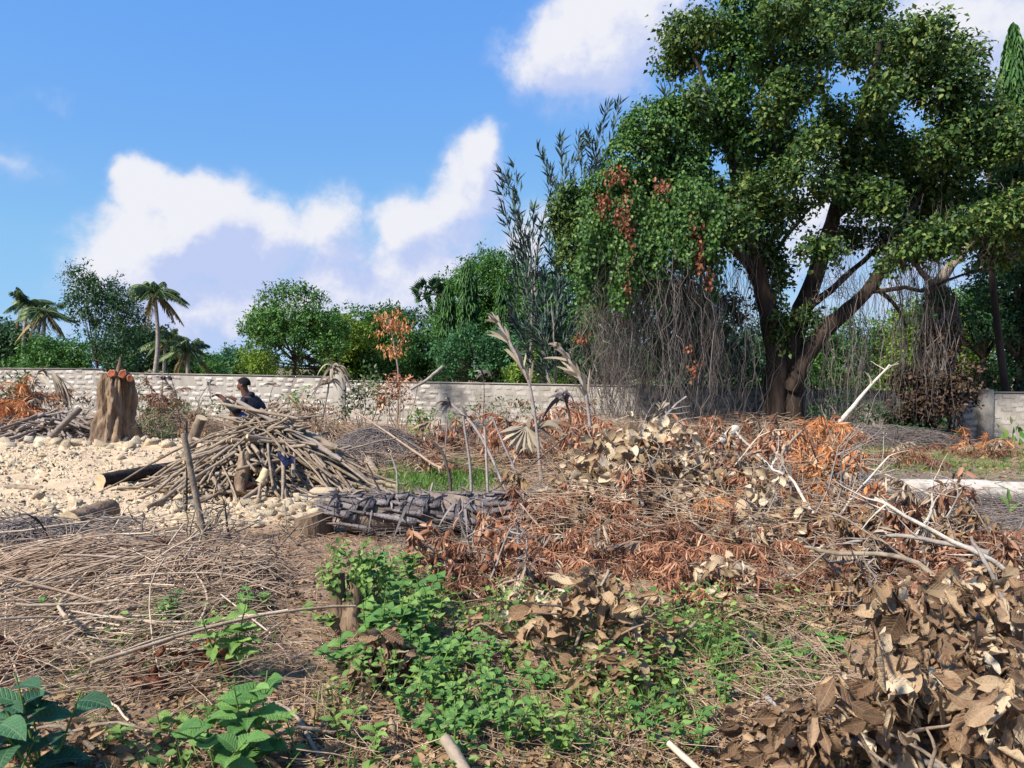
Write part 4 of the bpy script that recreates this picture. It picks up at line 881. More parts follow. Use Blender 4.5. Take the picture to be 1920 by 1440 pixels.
# ------------------------------------------------------------------ man squatting behind the pile
def skin_mesh(verts, edges, radii, sub=2):
    me = bpy.data.meshes.new('body'); me.from_pydata([tuple(v) for v in verts], edges, []); o = bpy.data.objects.new('tmp', me); C.objects.link(o)
    m = o.modifiers.new('s', 'SKIN'); m.use_smooth_shade = True
    for i, r in enumerate(radii):
        rr = r if isinstance(r, tuple) else (r, r); me.skin_vertices[0].data[i].radius = rr; me.skin_vertices[0].data[i].use_root = (i == 0)
    ss = o.modifiers.new('d', 'SUBSURF'); ss.levels = sub; ss.render_levels = sub
    bpy.context.view_layer.update(); ev = o.evaluated_get(bpy.context.evaluated_depsgraph_get()); out = bpy.data.meshes.new_from_object(ev)
    bpy.data.objects.remove(o); return out
def man():
    D = 11.45; Z = lambda px, py, dy=0: P(px, py, D) + np.array((0, dy, 0))
    hip = Z(482, 797); t = thing('person', 'man in dark navy jacket and blue shorts squatting behind the firewood pile, arm reaching out', 'person', (hip[0], hip[1], Z(470, 829)[2]))
    o_ = org(t)
    chest = Z(472, 757); neck = Z(463, 743); head0 = Z(459, 733); headc = Z(456, 721); crown_ = Z(458, 711); face = Z(450, 727); mid = Z(481, 777)
    V, E, Rr = [], [], []
    def chain(pts, rads, start=None):
        prev = start
        for p, r in zip(pts, rads):
            V.append(p - o_); Rr.append(r); k = len(V) - 1
            if prev is not None: E.append((prev, k))
            prev = k
        return prev
    chain([hip, mid, chest, neck], [.13, .135, .14, .07]); iN = 3
    chain([head0, headc, crown_], [.07, .09, .05], iN); chain([face, Z(447, 731)], [.06, .03], iN + 2)
    chain([Z(446, 724.5)], [.014], len(V) - 2)                            # nose
    for s, (sh, el, wr) in ((-1, (Z(466, 752, -.19), Z(452, 770, -.24), Z(424, 742, -.2))), (1, (Z(472, 750, .19), Z(455, 768, .26), Z(428, 748, .2)))):
        k = chain([sh, el, wr, wr + np.array((-.05, 0, .02))], [.062, .045, .03, .03], 2); hb = V[k] + o_
        for f in range(4): q = hb + np.array((-.02, -.03 + f*.02, 0)); chain([q, q + (-.04, 0, -.005), q + (-.06, 0, -.03)], [.009, .0085, .007], k)
        q = hb + np.array((.01, .035*s, .01)); chain([q, q + (-.03, .015*s, .0)], [.01, .008], k)
    for s in (-1, 1):
        kn = Z(444, 768, s*.16); an = Z(462, 822, s*.13)
        k = chain([Z(480, 799, s*.1), kn, an, Z(458, 827, s*.13), Z(442, 828, s*.14)], [.095, .062, .04, .042, .03], 0)
    me = skin_mesh(V, E, Rr); me.materials.clear(); me.materials.append(M['skin']); b = bpy.data.objects.new('body', me); C.objects.link(b); b.parent = t
    def cloth(nm, mat, parts):
        vv, ee, rr = [], [], []
        for (pts, rads, start) in parts:
            prev = start
            for p, r in zip(pts, rads):
                vv.append(p - o_); rr.append(r); k = len(vv) - 1
                if prev is not None: ee.append((prev, k))
                prev = k
        m2 = skin_mesh(vv, ee, rr, 2); m2.materials.clear(); m2.materials.append(M[mat]); q = bpy.data.objects.new(nm, m2); C.objects.link(q); q.parent = t
    cloth('jacket', 'jacket', [([Z(483, 792), Z(482, 777), Z(473, 757), Z(465, 746)], [.16, .165, .172, .1], None),
          ([Z(467, 752, -.19), Z(452, 770, -.24), Z(431, 749, -.21)], [.078, .062, .045], 2), ([Z(472, 750, .19), Z(455, 768, .26), Z(434, 753, .21)], [.078, .062, .045], 2),
          ([Z(470, 740, 0), Z(477, 745)], [.085, .07], 3)])
    cloth('shorts', 'shorts', [([Z(484, 800), Z(480, 801, -.1), Z(452, 773, -.155)], [.14, .11, .078], None), ([Z(480, 801, .1), Z(452, 773, .155)], [.11, .078], 0)])
    # cap of hair
    Vh, Fh = ICO3; k = Vh[:, 2] > -.35 + .75*np.where(Vh[:, 0] < .1, .1 - Vh[:, 0], 0)
    c = headc + np.array((.012, 0, .012)); idx = -np.ones(len(Vh), int); idx[k] = np.arange(k.sum()); Fk = Fh[np.all(k[Fh], 1)]
    MB().add(c + Vh[k]*np.array((.098, .092, .1)), idx[Fk]).build('hair', M['hair'], t, smooth=True)
    for s in (-1, 1): MB().add(headc + np.array((.01, s*.09, -.012)) + ICO1[0]*np.array((.02, .012, .03)), ICO1[1]).build('ear', M['skin'], t, smooth=True)
    for s in (-1, 1): MB().add(face + np.array((-.055, s*.03, .028)) + ICO1[0]*np.array((.008, .013, .008)), ICO1[1]).build('eye', M['hair'], t, smooth=True)
man()

# ------------------------------------------------------------------ brush heaps, twig field
def twig_batch(n, pos_fn, ln, r, zmax, dirfn=None, m=6, bend=.12, sides=3):
    p = pos_fn(n); n = len(p); L_ = R.uniform(ln[0], ln[1], n); a = dirfn(n) if dirfn else R.uniform(0, 6.283, n)
    tilt = R.normal(0, .2, n); d = np.c_[np.cos(a)*np.cos(tilt), np.sin(a)*np.cos(tilt), np.sin(tilt)]
    u = np.linspace(-.5, .5, m); b = np.cumsum(R.normal(0, 1, (n, m, 3)), 1); b = b - b.mean(1, keepdims=True)
    pts = p[:, None] + d[:, None]*(u[None, :, None]*L_[:, None, None]) + b*L_[:, None, None]*bend*np.array((.25, .25, .12))
    pts[..., 2] += R.random(n)[:, None]**1.6*zmax
    g = H(pts[..., 0], pts[..., 1]); pts[..., 2] = np.maximum(pts[..., 2], g + .006)
    rr = R.uniform(r[0], r[1], n)[:, None]*np.linspace(1, .55, m)[None]; return pts, rr
def field(px0, px1, D0, D1):
    def f(n):
        D = D0*(D1/D0)**R.random(n); x = (R.uniform(px0, px1, n) - 960)/FPX*D; return np.c_[x, D, H(x, D)]
    return f
def stuff_twigs(name, label, mat, jobs):
    mb = MB()
    for j in jobs: tubes(mb, *twig_batch(**j), 3)
    return tag(mb.build(name, M[mat], origin=(0, 0, 0)), label, 'twigs', kind='stuff')
diagdir = lambda n: np.where(R.random(n) < .6, R.normal(.85, .45, n), R.uniform(0, 6.28, n))
stuff_twigs('twig_litter', 'fine dry twigs matted over the ground', 'twig_i', [
    dict(n=2100, pos_fn=field(-120, 475, 3.6, 7.3), ln=(.15, .8), r=(.0015, .004), zmax=.2, dirfn=diagdir),
    dict(n=3200, pos_fn=field(440, 1400, 3.0, 8.6), ln=(.1, .5), r=(.0012, .0035), zmax=.06, m=5),
    dict(n=1900, pos_fn=field(980, 1620, 6, 10), ln=(.2, .8), r=(.002, .005), zmax=.45),
    dict(n=1500, pos_fn=field(1400, 1980, 3.2, 7), ln=(.15, .7), r=(.0015, .004), zmax=.2),
    dict(m=4, n=2200, pos_fn=field(620, 1500, 11, 18.5), ln=(.3, 1.2), r=(.003, .007), zmax=.3),
    dict(m=4, n=1300, pos_fn=field(-60, 700, 16.5, 22), ln=(.3, 1.3), r=(.003, .008), zmax=.4),
    dict(m=4, n=1500, pos_fn=field(1080, 1500, 15.5, 19), ln=(.4, 1.3), r=(.003, .008), zmax=.5)])
stuff_twigs('grey_twig_litter', 'grey leafless twigs spread beyond the dead leaf heaps', 'twig_g', [
    dict(m=4, n=2600, pos_fn=field(1530, 2000, 6.4, 10.5), ln=(.25, .9), r=(.002, .005), zmax=.25),
    dict(n=900, pos_fn=field(700, 1050, 7, 9), ln=(.3, .9), r=(.002, .005), zmax=.15),
    dict(m=4, n=900, pos_fn=field(1250, 1500, 10, 14), ln=(.3, .9), r=(.003, .006), zmax=.15),
    dict(n=500, pos_fn=field(-100, 250, 6.2, 7.4), ln=(.2, .7), r=(.003, .007), zmax=.2)])
def brush_dome(label, cx, D, wx, wy, h, n, mat, name='brush_heap', ln=(.35, 1.0), spread=(.1, .7), rad=(.0025, .006), m=5):
    c = GD(cx, D); a = R.uniform(0, 6.283, n); q = R.random(n)**.5; d = np.c_[np.cos(a)*q*wx, np.sin(a)*q*wy]; z = h*np.sqrt(np.clip(1 - q**2, 0, 1))*R.uniform(.5, 1, n)
    L_ = R.uniform(*ln, n); th = R.normal(*spread, n); u = np.linspace(-.5, .5, m)
    x = c[0] + d[:, :1] + np.cos(th)[:, None]*u*L_[:, None]; y = c[1] + d[:, 1:] + np.sin(th)[:, None]*u*L_[:, None]
    zz = h*np.sqrt(np.clip(1 - ((x - c[0])/wx/1.12)**2 - ((y - c[1])/wy/1.15)**2, 0, 1))*(z/h)[:, None] + c[2] + .02 + np.cumsum(R.normal(0, .015, (n, m)), 1)
    pts = np.stack([x, y, np.maximum(zz, H(x, y))], -1) + np.cumsum(R.normal(0, .012, (n, m, 3)), 1)
    o = tubes(MB(), pts, np.full((n, m), 1.)*R.uniform(*rad, (n, 1)), 3).build(name, M[mat], origin=tuple(c)); return tag(o, label, 'brush heap', kind='stuff')
brush_dome('dome shaped heap of fine dark grey brushwood behind the firewood pile', 706, 13.2, .82, .6, .62, 1500, 'twig_g')
brush_dome('low brown brushwood spill right of the grey dome', 850, 13.6, .8, .6, .35, 600, 'twig_i')
brush_dome('tangle of dry brushwood at the foot of the vine curtain', 1230, 17.2, 2.4, .8, .36, 1100, 'twig_i')
brush_dome('dark brush tangle against the shaded wall', 1650, 16.9, 2.1, .6, .42, 900, 'twig_g')
brush_dome('brushwood behind the low branch pile at the left edge', 10, 18.6, 1.2, .7, .9, 600, 'twig_i')
brush_dome('dry brush and weeds piled before the wall right of the great stump', 330, 18.2, 1.3, .6, .55, 700, 'twig_i')
brush_dome('dry brush between the man and the leafy bush', 560, 15.8, 1.1, .6, .6, 700, 'twig_i')
brush_dome('dry stems piled before the wall behind the stalk cluster', 900, 16.2, 1.2, .6, .5, 700, 'twig_g')
brush_dome('dry brush around the foot of the tall dead fronds', 1060, 14.0, 1.0, .6, .5, 700, 'twig_i')
brush_dome('heaped brown brushwood in the left foreground tangle', 150, 5.3, .9, .55, .34, 330, 'twig_i', ln=(.5, 1.4), spread=(.8, .5), m=7)
brush_dome('brown brushwood beside the bare path', 370, 5.2, .55, .45, .28, 260, 'twig_i', ln=(.4, 1.0), spread=(.9, .8), m=7)
brush_dome('dark brushwood at the left end of the rubble edge', 40, 6.7, .6, .35, .3, 260, 'twig_g', ln=(.4, 1.0), spread=(.5, .8), m=7)
brush_dome('low brush behind the big firewood pile', 640, 12.6, .7, .5, .35, 400, 'twig_g')
# individual cut twigs of the left foreground
def cut_twigs():
    def one(a, b, r, bow=.03, cap=True):
        m = 8; p = smooth_path([a, (a+b)/2 + R.normal(0, bow, 3)*np.linalg.norm(b-a), b], m); p = p + R.normal(0, .003, p.shape)
        p[:, 2] = np.maximum(p[:, 2], H(p[:, 0], p[:, 1]) + r)
        stick('cut_twig', 'thin tan cut twig lying in the tangled brush left of the bare path', 'twig', 'cut twigs in the left foreground', p, r, r*.6, 'twig', 'cut', 5)
    for (x0, y0, x1, y1, z0, z1, r) in [(110,1240,345,1050,.1,.3,.012),(105,1255,300,1120,.1,.2,.013),(0,1140,80,1130,.1,.15,.012),(45,1165,280,1125,.1,.16,.008),(5,1200,230,1150,.1,.2,.008),(0,1000,230,1000,.1,.1,.006),
                                        (90,1242,370,1065,.12,.3,.012),(400,1170,500,1110,.1,.16,.008),(160,1060,245,1125,.15,.1,.008),(0,1100,360,1060,.2,.12,.006),(30,1200,380,1220,.12,.1,.007),(240,1220,480,1200,.14,.05,.006)]:
        one(G(x0, y0, z0), G(x1, y1, z1), r)
    rg = np.random.default_rng(8); n = 0
    while n < 265:
        D = 3.9*(7.2/3.9)**rg.random(); x = (rg.uniform(-60, 470) - 960)/FPX*D
        if D > 6.2 and x > -2.0: continue
        a = rg.normal(.85, .45) if rg.random() < .62 else rg.uniform(0, 6.28); L_ = rg.uniform(.35, 1.35); d = np.array((math.cos(a), math.sin(a), rg.normal(.03, .13)))
        c = np.array((x, D, float(H(x, D)) + rg.random()**1.5*.26)); one(c - d*L_/2, c + d*L_/2, (rg.uniform(.007, .013) if rg.random() < .3 else rg.uniform(.003, .007)), .06); n += 1
cut_twigs()

# ------------------------------------------------------------------ hand placed branches
def bare(label, pts, r0, r1, mat='grey_wood', tw=0, tl=.3, name='bare_branch', cat='branch', n=16, sides=8, wob=.012, capm='cut'):
    p = [G(a[0], a[1]) if len(a) == 2 else P(*a) for a in pts]; p = wobble(smooth_path(p, n), wob)
    p[:, 2] = np.maximum(p[:, 2], H(p[:, 0], p[:, 1]) + .01)
    return stick(name, label, cat, None, p, r0, r1, mat, capm, sides, side_twigs(tw, tl, r1*.7) if tw else None, .07)
bare('thick peeled white branch rising diagonally out of the pale leaf heap', [(1226,1050,6.9),(1243,965,7.1),(1290,890,7.5),(1338,838,7.9),(1379,803,8.2)], .03, .046, 'pale_wood', 1, .2)
bare('crooked white limb stub curving beside the white diagonal branch', [(1322,870,7.6),(1326,900,7.5),(1345,905,7.5),(1385,885,7.8)], .03, .025, 'pale_wood', sides=9)
bare('splintered dead branch leaning over the orange leaves towards the wall', [(1490,885,10.6),(1535,835,10.6),(1580,784,10.6),(1625,732,10.7),(1668,685,10.8)], .055, .012, 'pale_wood', 6, .35)
bare('bent grey branch sagging across the dead leaves below the orange strips', [(1380,960,6.6),(1430,1010,6.4),(1475,1065,6.0),(1485,1100,5.8)], .022, .028, 'grey_wood', 2, .3)
bare('forked grey branch lying beneath the bent one', [(1380,1060,5.9),(1440,1085,5.8),(1500,1105,5.6),(1580,1130,5.4)], .028, .018, 'grey_wood', 2, .25)
bare('thin dark branch crossing down from the red curled leaves', [(1355,850,8.0),(1380,885,7.8),(1440,950,7.2),(1500,1005,6.8)], .014, .022, 'grey_wood', 2, .2)
bare('long low pole lying behind the rust leaf clumps on the right', [(1390,1030,6.4),(1500,1030,6.5),(1600,1020,6.6),(1760,1010,6.8)], .03, .025, 'grey_wood', 0)
bare('long thin stem arching down to the right edge', [(1560,865,9),(1640,880,8.4),(1750,930,7.2),(1840,1000,6.3),(1960,1080,5.6)], .008, .015, 'twig', 2, .3)
bare('forked pale grey branch at the right edge over the big brown leaves', [(1680,1125,4.0),(1770,1140,3.8),(1850,1165,3.6),(1890,1195,3.5),(1960,1270,3.4)], .012, .024, 'grey_wood', 2, .2)
bare('upright bent stem forking from the right edge branch', [(1883,1190,3.5),(1886,1150,3.55),(1865,1090,3.6),(1825,1005,3.7)], .016, .008, 'grey_wood', 1, .15)
bare('smooth grey branch crossing the bottom right leaf litter', [(1440,1310,3.3),(1510,1362,3.05),(1600,1395,2.9),(1700,1420,2.8),(1800,1450,2.7)], .012, .016, 'grey_wood', 2, .25)
bare('stubby cut stick poking up at the bottom edge', [(880,1460,2.75),(835,1386,2.95)], .026, .024, 'stick', name='cut_stick', cat='stick', n=6, wob=.003)
bare('tan cut stick pointing in from the bottom edge', [(1320,1455,2.85),(1255,1394,3.0)], .013, .013, 'twig', name='cut_stick', cat='stick', n=6, wob=.003)
bare('pale arching twig over the rust leaf clump', [(912,1112,5.3),(960,1090,5.2),(1020,1078,5.2),(1090,1086,5.15),(1160,1130,5.0)], .007, .009, 'twig', 3, .3)
bare('straight thin twig slanting across the rust clumps', [(975,945,6.4),(1030,1005,6.1),(1090,1075,5.7),(1165,1145,5.2)], .006, .01, 'twig', 2, .3)
bare('reddish brown stalk standing out of the tan leaf heap', [(1022,1350,3.7),(1065,1240,4.0),(1100,1160,4.3),(1142,1072,4.6)], .011, .009, 'dead_stalk' if 'dead_stalk' in M else 'stick', 1, .15)
bare('long brown stem slanting right over the green creepers', [(1040,1345,3.7),(1120,1290,3.8),(1220,1230,4.0),(1308,1172,4.2)], .007, .008, 'stick', 0)
bare('grey branch lying flat among the green herbs', [(762,1268,4.2),(830,1248,4.3),(910,1240,4.35),(985,1243,4.35)], .013, .012, 'grey_wood', 1, .15)
bare('long curved tan branch sweeping across the left foreground', [(-30,1265,3.9),(60,1240,4.05),(150,1250,4.05),(280,1252,4.1),(330,1270,4.0),(420,1310,3.75)], .022, .012, 'twig', 3, .4)
bare('dark twig reaching over the sawn stump', [(440,1030,6.9),(520,1005,7.0),(620,968,7.1)], .008, .006, 'stick', 3, .35)
bare('bare twiggy sapling stem standing at the rubble edge', [(345,1050,6.4),(350,990,6.4),(346,930,6.4),(348,880,6.45)], .008, .003, 'stick', 7, .35)
bare('thin dry stem lying from bottom left towards the seedling', [(180,1300,3.6),(260,1370,3.3),(330,1420,3.1)], .005, .006, 'twig', 1, .2)
bare('thin grey pole on the ground before the broad tan leaves', [(1310,1310,3.6),(1420,1300,3.7),(1500,1285,3.75),(1590,1292,3.7)], .009, .008, 'grey_wood', 2, .2)
bare('sharp broken branch leaning on the rust bush by the wall', [(770,730,16),(795,715,16),(830,687,16)], .03, .035, 'grey_wood', 0)
bare('long pale stick slanting off the brush dome', [(660,770,12.4),(720,805,11.6),(790,855,10.8),(830,880,10.2)], .012, .02, 'twig', 1, .3)
bare('thin twig bridging the pile and the brush dome', [(560,880,9.8),(650,845,10.4),(745,820,11.0)], .012, .01, 'twig', 1, .3)
def pale_log():
    p = [G(1570, 945) + (0, 0, .12), G(1700, 942) + (0, 0, .13), G(1960, 955) + (0, 0, .16)]
    o = stick('fallen_log', 'long ash white fallen trunk lying behind the rust leaf clumps', 'log', None, wobble(smooth_path(p, 16), .01), .115, .135, 'pale_wood', 'cut', 14, rough=.06)
pale_log()
def snags():
    rg = np.random.default_rng(77)
    def one(px, D, h, label, group, leafy, mat):
        b = GD(px, D, -.02); t = thing('dead_branch', label, 'dead branch', b, group); mb = MB(); lean = rg.normal(0, .45, 2); tips = []
        top = b + np.array((lean[0]*h, lean[1]*h*.6, h)); p = wobble(smooth_path([b, (b+top)/2 + rg.normal(0, .07*h, 3), top], 10), .012, rg); tubes(mb, p, np.linspace(.013, .005, 10), 5)
        for k in range(int(rg.integers(4, 8))):
            i = int(rg.integers(2, 9)); d = nrm(rg.normal(0, 1, 3)*np.array((1, .8, .5)) + (0, 0, .35)); e = p[i] + d*h*rg.uniform(.25, .6); q = wobble(smooth_path([p[i], (p[i]+e)/2 + rg.normal(0, .03, 3), e], 7), .008, rg); tubes(mb, q, np.linspace(.007, .003, 7), 4); tips.append(q)
            for _ in range(2):
                j = int(rg.integers(2, 6)); e2 = q[j] + nrm(rg.normal(0, 1, 3))*h*.2; tubes(mb, np.stack([q[j], (q[j]+e2)/2 + rg.normal(0, .01, 3), e2]), np.array([.004, .003, .002]), 3)
        mb.build('stem', M[mat], t)
        if leafy:
            lm = MB(); c = np.concatenate(tips); k = 90; pos = c[rg.integers(0, len(c), k)] + rg.normal(0, .02, (k, 3)); ax = rg.normal(0, .5, (k, 3)) + (0, 0, -.9); l = rg.uniform(.05, .12, k); leaves(lm, pos, ax, rg.normal(0, 1, (k, 3)), l, l*rg.uniform(.25, .5, k), T_MID); lm.build('withered_leaves', M[leafy], t)['kind'] = 'stuff'
    for k in range(44): one(rg.uniform(1010, 1480), rg.uniform(6.3, 9.0), rg.uniform(.35, .8), 'thin twiggy dead branch standing in the brush around the white diagonal branch', 'twiggy branches around the white branch', (None, 'dead_rust', 'litter')[k % 3], ('grey_wood', 'twig', 'stick')[k % 3])
    for k in range(16): one(rg.uniform(1480, 1640), rg.uniform(6.5, 9.5), rg.uniform(.4, .9), 'thin dead branch with strips standing among the orange strip leaves', 'twiggy branches in the orange strips', (None, 'dead_orange')[k % 2], ('grey_wood', 'stick')[k % 2])
    for k in range(24): one(rg.uniform(1600, 1930), rg.uniform(4.4, 6.2), rg.uniform(.25, .6), 'thin dead branch standing in the brush before the ash white log', 'twiggy branches on the right', (None, 'dead_umber', 'litter')[k % 3], ('grey_wood', 'twig', 'stick')[k % 3])
    for k in range(14): one(rg.uniform(820, 1030), rg.uniform(5.4, 6.8), rg.uniform(.25, .5), 'thin dead branch standing among the dark rust sprays', 'twiggy branches in the dark rust sprays', (None, 'dead_rust')[k % 2], ('grey_wood', 'stick')[k % 2])
    for k in range(14): one(rg.uniform(0, 560), rg.uniform(5.6, 7.0), rg.uniform(.2, .5), 'bare dead sprig standing at the edge of the rubble clearing', 'dead sprigs at the rubble edge', None, ('stick', 'petiole_dark')[k % 2])
    for k in range(16): one(rg.uniform(250, 640), rg.uniform(15.8, 18.5), rg.uniform(.5, 1.0), 'withered weed stalk standing before the wall near the man', 'withered stalks before the left wall', (None, 'litter', 'olive_bush')[k % 3], 'stick')
    for k in range(18): one(rg.uniform(770, 1120), rg.uniform(11.5, 17.5), rg.uniform(.4, 1.0), 'withered weed stalk behind the palm stalk cluster', 'withered stalks behind the palm log', (None, 'litter', 'dead_rust')[k % 3], 'grey_wood')
snags()
def pale_limbs():
    rg = np.random.default_rng(91)
    for k in range(20):
        px, D = (rg.uniform(1080, 1620), rg.uniform(6.0, 8.6)) if k < 13 else (rg.uniform(1600, 1900), rg.uniform(4.4, 6.2)); c = GD(px, D, rg.uniform(.12, .5)); a = rg.uniform(0, 3.14); L_ = rg.uniform(.7, 1.5); d = np.array((math.cos(a), math.sin(a)*.7, rg.uniform(-.1, .75))); d = nrm(d)
        p = wobble(smooth_path([c - d*L_/2, c - d*L_*.1 + rg.normal(0, .06, 3), c + d*L_*.2 + rg.normal(0, .06, 3), c + d*L_/2], 14), .014, rg); p[:, 2] = np.maximum(p[:, 2], H(p[:, 0], p[:, 1]) + .015); r = rg.uniform(.012, .026)
        stick('dead_limb', 'crooked bleached limb jutting from the brush around the white diagonal branch' if k < 13 else 'crooked bleached limb lying in the brush before the ash white log', 'branch', 'bleached limbs around the white branch' if k < 13 else 'bleached limbs before the pale log', p, r, r*.5, ('grey_wood', 'stick', 'pale_wood')[k % 3], 'cut', 8, side_twigs(4, .35, r*.4), .09)
pale_limbs()
# ------------------------------------------------------------------ felled palm
def palm_log():
    a, b = G(640, 1000) + (0, .05, .17), G(960, 1000) + (0, .1, .16); t = thing('palm_log', 'felled palm trunk clad in grey overlapping leaf bases', 'log', (a + b)/2 - (0, 0, .18))
    m = 18; p = smooth_path([a, (a+b)/2 + (0, 0, .03), b], m); r = .185*(1 - .25*np.abs(np.linspace(-1, 1, m))**6); r[0] *= .55
    tubes(MB(), p, r, 14, cap=True, rough=.05).build('trunk', M['palm_trunk'], t, smooth=True) if False else None
    mb = MB(); tubes(mb, p, r, 14, cap=True, rough=.05); mb.build('trunk', M['palm_trunk'], t, smooth=True)
    ax = nrm(b - a); L_ = np.linalg.norm(b - a)
    fr = np.array((ax[1], -ax[0], 0)); fr = fr if fr[1] < 0 else -fr       # side facing the open clearing
    for k in range(52):                                              # broken leaf bases clasping the trunk
        s = R.random(); c = a + (b - a)*np.clip(s, .03, .97); q = 5; th0 = R.uniform(-.6, 1.6); th1 = th0 + R.uniform(-.1, .7); sl_ = R.choice((-1, 1), p=(.8, .2))*R.uniform(.22, .6); ext = R.random()**4*.08
        pts = []
        for j in range(q):
            u = j/(q-1); ang = th0 + (th1 - th0)*u; out = fr*math.cos(ang) + np.array((0, 0, 1.))*math.sin(ang)
            pts.append(c + ax*sl_*u + out*(.19 + .012*(k % 3) + (ext if j == q-1 else 0) + (.02 if j == 0 else 0)))
        pts = np.array(pts); tg = nrm(np.gradient(pts, axis=0)); od = nrm(pts - (a + np.outer((pts - a) @ ax, ax))); w = nrm(np.cross(tg, od))*(np.array([.05, .042, .032, .022, .008])*R.uniform(.4, 1.25))[:, None]
        mid = pts + od*.006
        V = np.concatenate([pts - w, mid, pts + w, pts - od*.012]); F = []
        for j in range(q-1): F += [(j, j+1, q+j+1, q+j), (q+j, q+j+1, 2*q+j+1, 2*q+j), (2*q+j, 2*q+j+1, 3*q+j+1, 3*q+j), (3*q+j, 3*q+j+1, j+1, j)]
        F += [(0, q, 2*q, 3*q), (q-1, 4*q-1, 3*q-1, 2*q-1)]
        MB().add(V, np.array(F)).build('leaf_base', M['leafbase'], t)
palm_log()
def strips(mb, c, d, n, ln, w, spread, down, mat=0):
    """torn leaf ribbons hanging from a point"""
    m = 7; dirs = nrm(d + R.normal(0, 1, (n, 3))*spread); l = R.uniform(.5, 1, n)*ln; u = np.linspace(0, 1, m)
    pts = c + dirs[:, None]*(u[None, :, None]*l[:, None, None]) + np.array((0, 0, -1.))*(u[None, :, None]**2*l[:, None, None]*down*R.uniform(.4, 1.2, (n, 1, 1)))
    tg = nrm(np.gradient(pts, axis=1)); sd = nrm(np.cross(tg, R.normal(0, 1, (n, 1, 3)) + (0, -1.2, 0)))*(w*R.uniform(.5, 1.1, (n, 1, 1))*np.array([.6, 1, 1, .9, .75, .5, .12])[None, :, None])
    V = np.stack([pts - sd, pts + sd], 2).reshape(-1, 3); t_, i = np.meshgrid(np.arange(n), np.arange(m-1), indexing='ij'); k = t_*m*2 + i*2
    mb.add(V, np.stack([k, k+1, k+3, k+2], -1).reshape(-1, 4), mat)
def palm_shreds():
    t = [o for o in C.objects if o.name == 'palm_log'][0]; s = MB(); a, b = G(640, 1000) + (0, .05, .17), G(960, 1000) + (0, .1, .16)
    for k in range(34): u = R.random(); strips(s, a + (b - a)*u + np.array((0, -.05, .17)), nrm(R.normal(0, 1, 3)*np.array((1, .5, .2)) + (0, -.35, .15)), 7, R.uniform(.15, .4), .016, .35, .7)
    s.build('torn_leaf', M['frond_grey'], t)['kind'] = 'stuff'
palm_shreds()
def frond(label, pts, r0, r1, mat='petiole', tip=None, name='dead_palm_frond', tipmat='frond_dry'):
    p = np.array([P(*a) for a in pts]); g = float(H(p[0][0], p[0][1])); p[0][2] = min(p[0][2], g + .25)
    p = wobble(smooth_path(p, 14), .006); t = thing(name, label, 'palm frond', p[0]); mb = MB(); n = len(p)
    # flattened petiole, wide at the base
    tubes(mb, p, .8*np.linspace(r0, r1, n)*np.r_[1.7, 1.35, 1.1, np.ones(n-3)], 6, cap=True, rough=.05); mb.build('petiole', M[mat], t)
    if tip:
        s = MB()
        for (f, cnt, ln, w, sp_, dn) in tip:
            i = int(f*(n-1)); d = nrm(p[min(i+1, n-1)] - p[max(i-1, 0)]); strips(s, p[i], d, cnt, ln, w, sp_, dn)
        s.build('torn_leaf', M[tipmat], t)
    return t
frond('tallest dead palm frond with shredded tip leaning left of the vine curtain', [(1016,865,9.2),(1000,760,9.2),(985,700,9.2),(935,605,9.3)], .022, .022, 'petiole', [(.55,8,.4,.016,.22,.2),(.7,10,.45,.02,.25,.25),(.85,10,.35,.02,.25,.3),(1,9,.22,.018,.3,.3)])
frond('dead palm frond with split bent head standing by the vine curtain', [(1110,865,8.8),(1104,770,8.8),(1090,715,8.8),(1050,652,8.9)], .026, .024, 'petiole', [(.5,8,.4,.018,.2,.25),(.7,12,.4,.024,.22,.3),(.85,9,.35,.022,.3,.5),(1,8,.22,.02,.4,.8)])
frond('leaning frond stalk with dark drooping shreds above the palm log', [(965,965,8),(925,865,8.2),(890,800,8.3),(846,756,8.4)], .02, .018, 'petiole', [(.8,8,.25,.02,.3,.5),(1,14,.24,.02,.5,.9)], tipmat='frond_grey')
frond('bare straight palm stalk in the middle of the stalk cluster', [(988,945,7.9),(960,870,8.0),(922,780,8.1)], .018, .012, 'petiole')
frond('pale broad based palm stalk rising from the log', [(882,960,7.9),(882,880,7.9),(868,780,7.9)], .024, .014, 'petiole')
frond('curved brown palm stalk on the log hooked to the left', [(842,965,7.8),(845,905,7.8),(830,850,7.8),(808,825,7.8)], .024, .016, 'petiole_dark')
frond('dark slanting stalk crossing behind the cluster', [(862,950,8.4),(960,900,8.4),(1060,820,8.5),(1100,792,8.5)], .014, .01, 'petiole_dark')
frond('short dark stalk leaning left in front of the cluster', [(976,975,7.6),(950,925,7.6),(920,878,7.6)], .014, .01, 'petiole_dark')
frond('short leaning stalk at the left end of the palm log', [(722,940,8.4),(700,895,8.4),(688,868,8.4)], .016, .01, 'petiole_dark')
frond('thin upright stalk rising behind the palm log', [(746,930,8.6),(742,880,8.6),(732,848,8.6)], .015, .01, 'petiole')
frond('pale split stalk standing beside the dried fan leaf', [(800,965,7.6),(806,930,7.6),(812,905,7.6)], .022, .012, 'petiole')
frond('grey blade like stalk at the right of the stalk cluster', [(918,975,7.6),(914,900,7.6),(908,800,7.7)], .022, .012, 'petiole')
frond('dark leaved broken frond hanging over behind the stalk cluster', [(1072,850,9.4),(1068,790,9.4),(1058,745,9.4)], .02, .016, 'petiole_dark', [(.85,12,.34,.03,.45,.8),(1,16,.34,.03,.55,1.0)], tipmat='frond_grey')
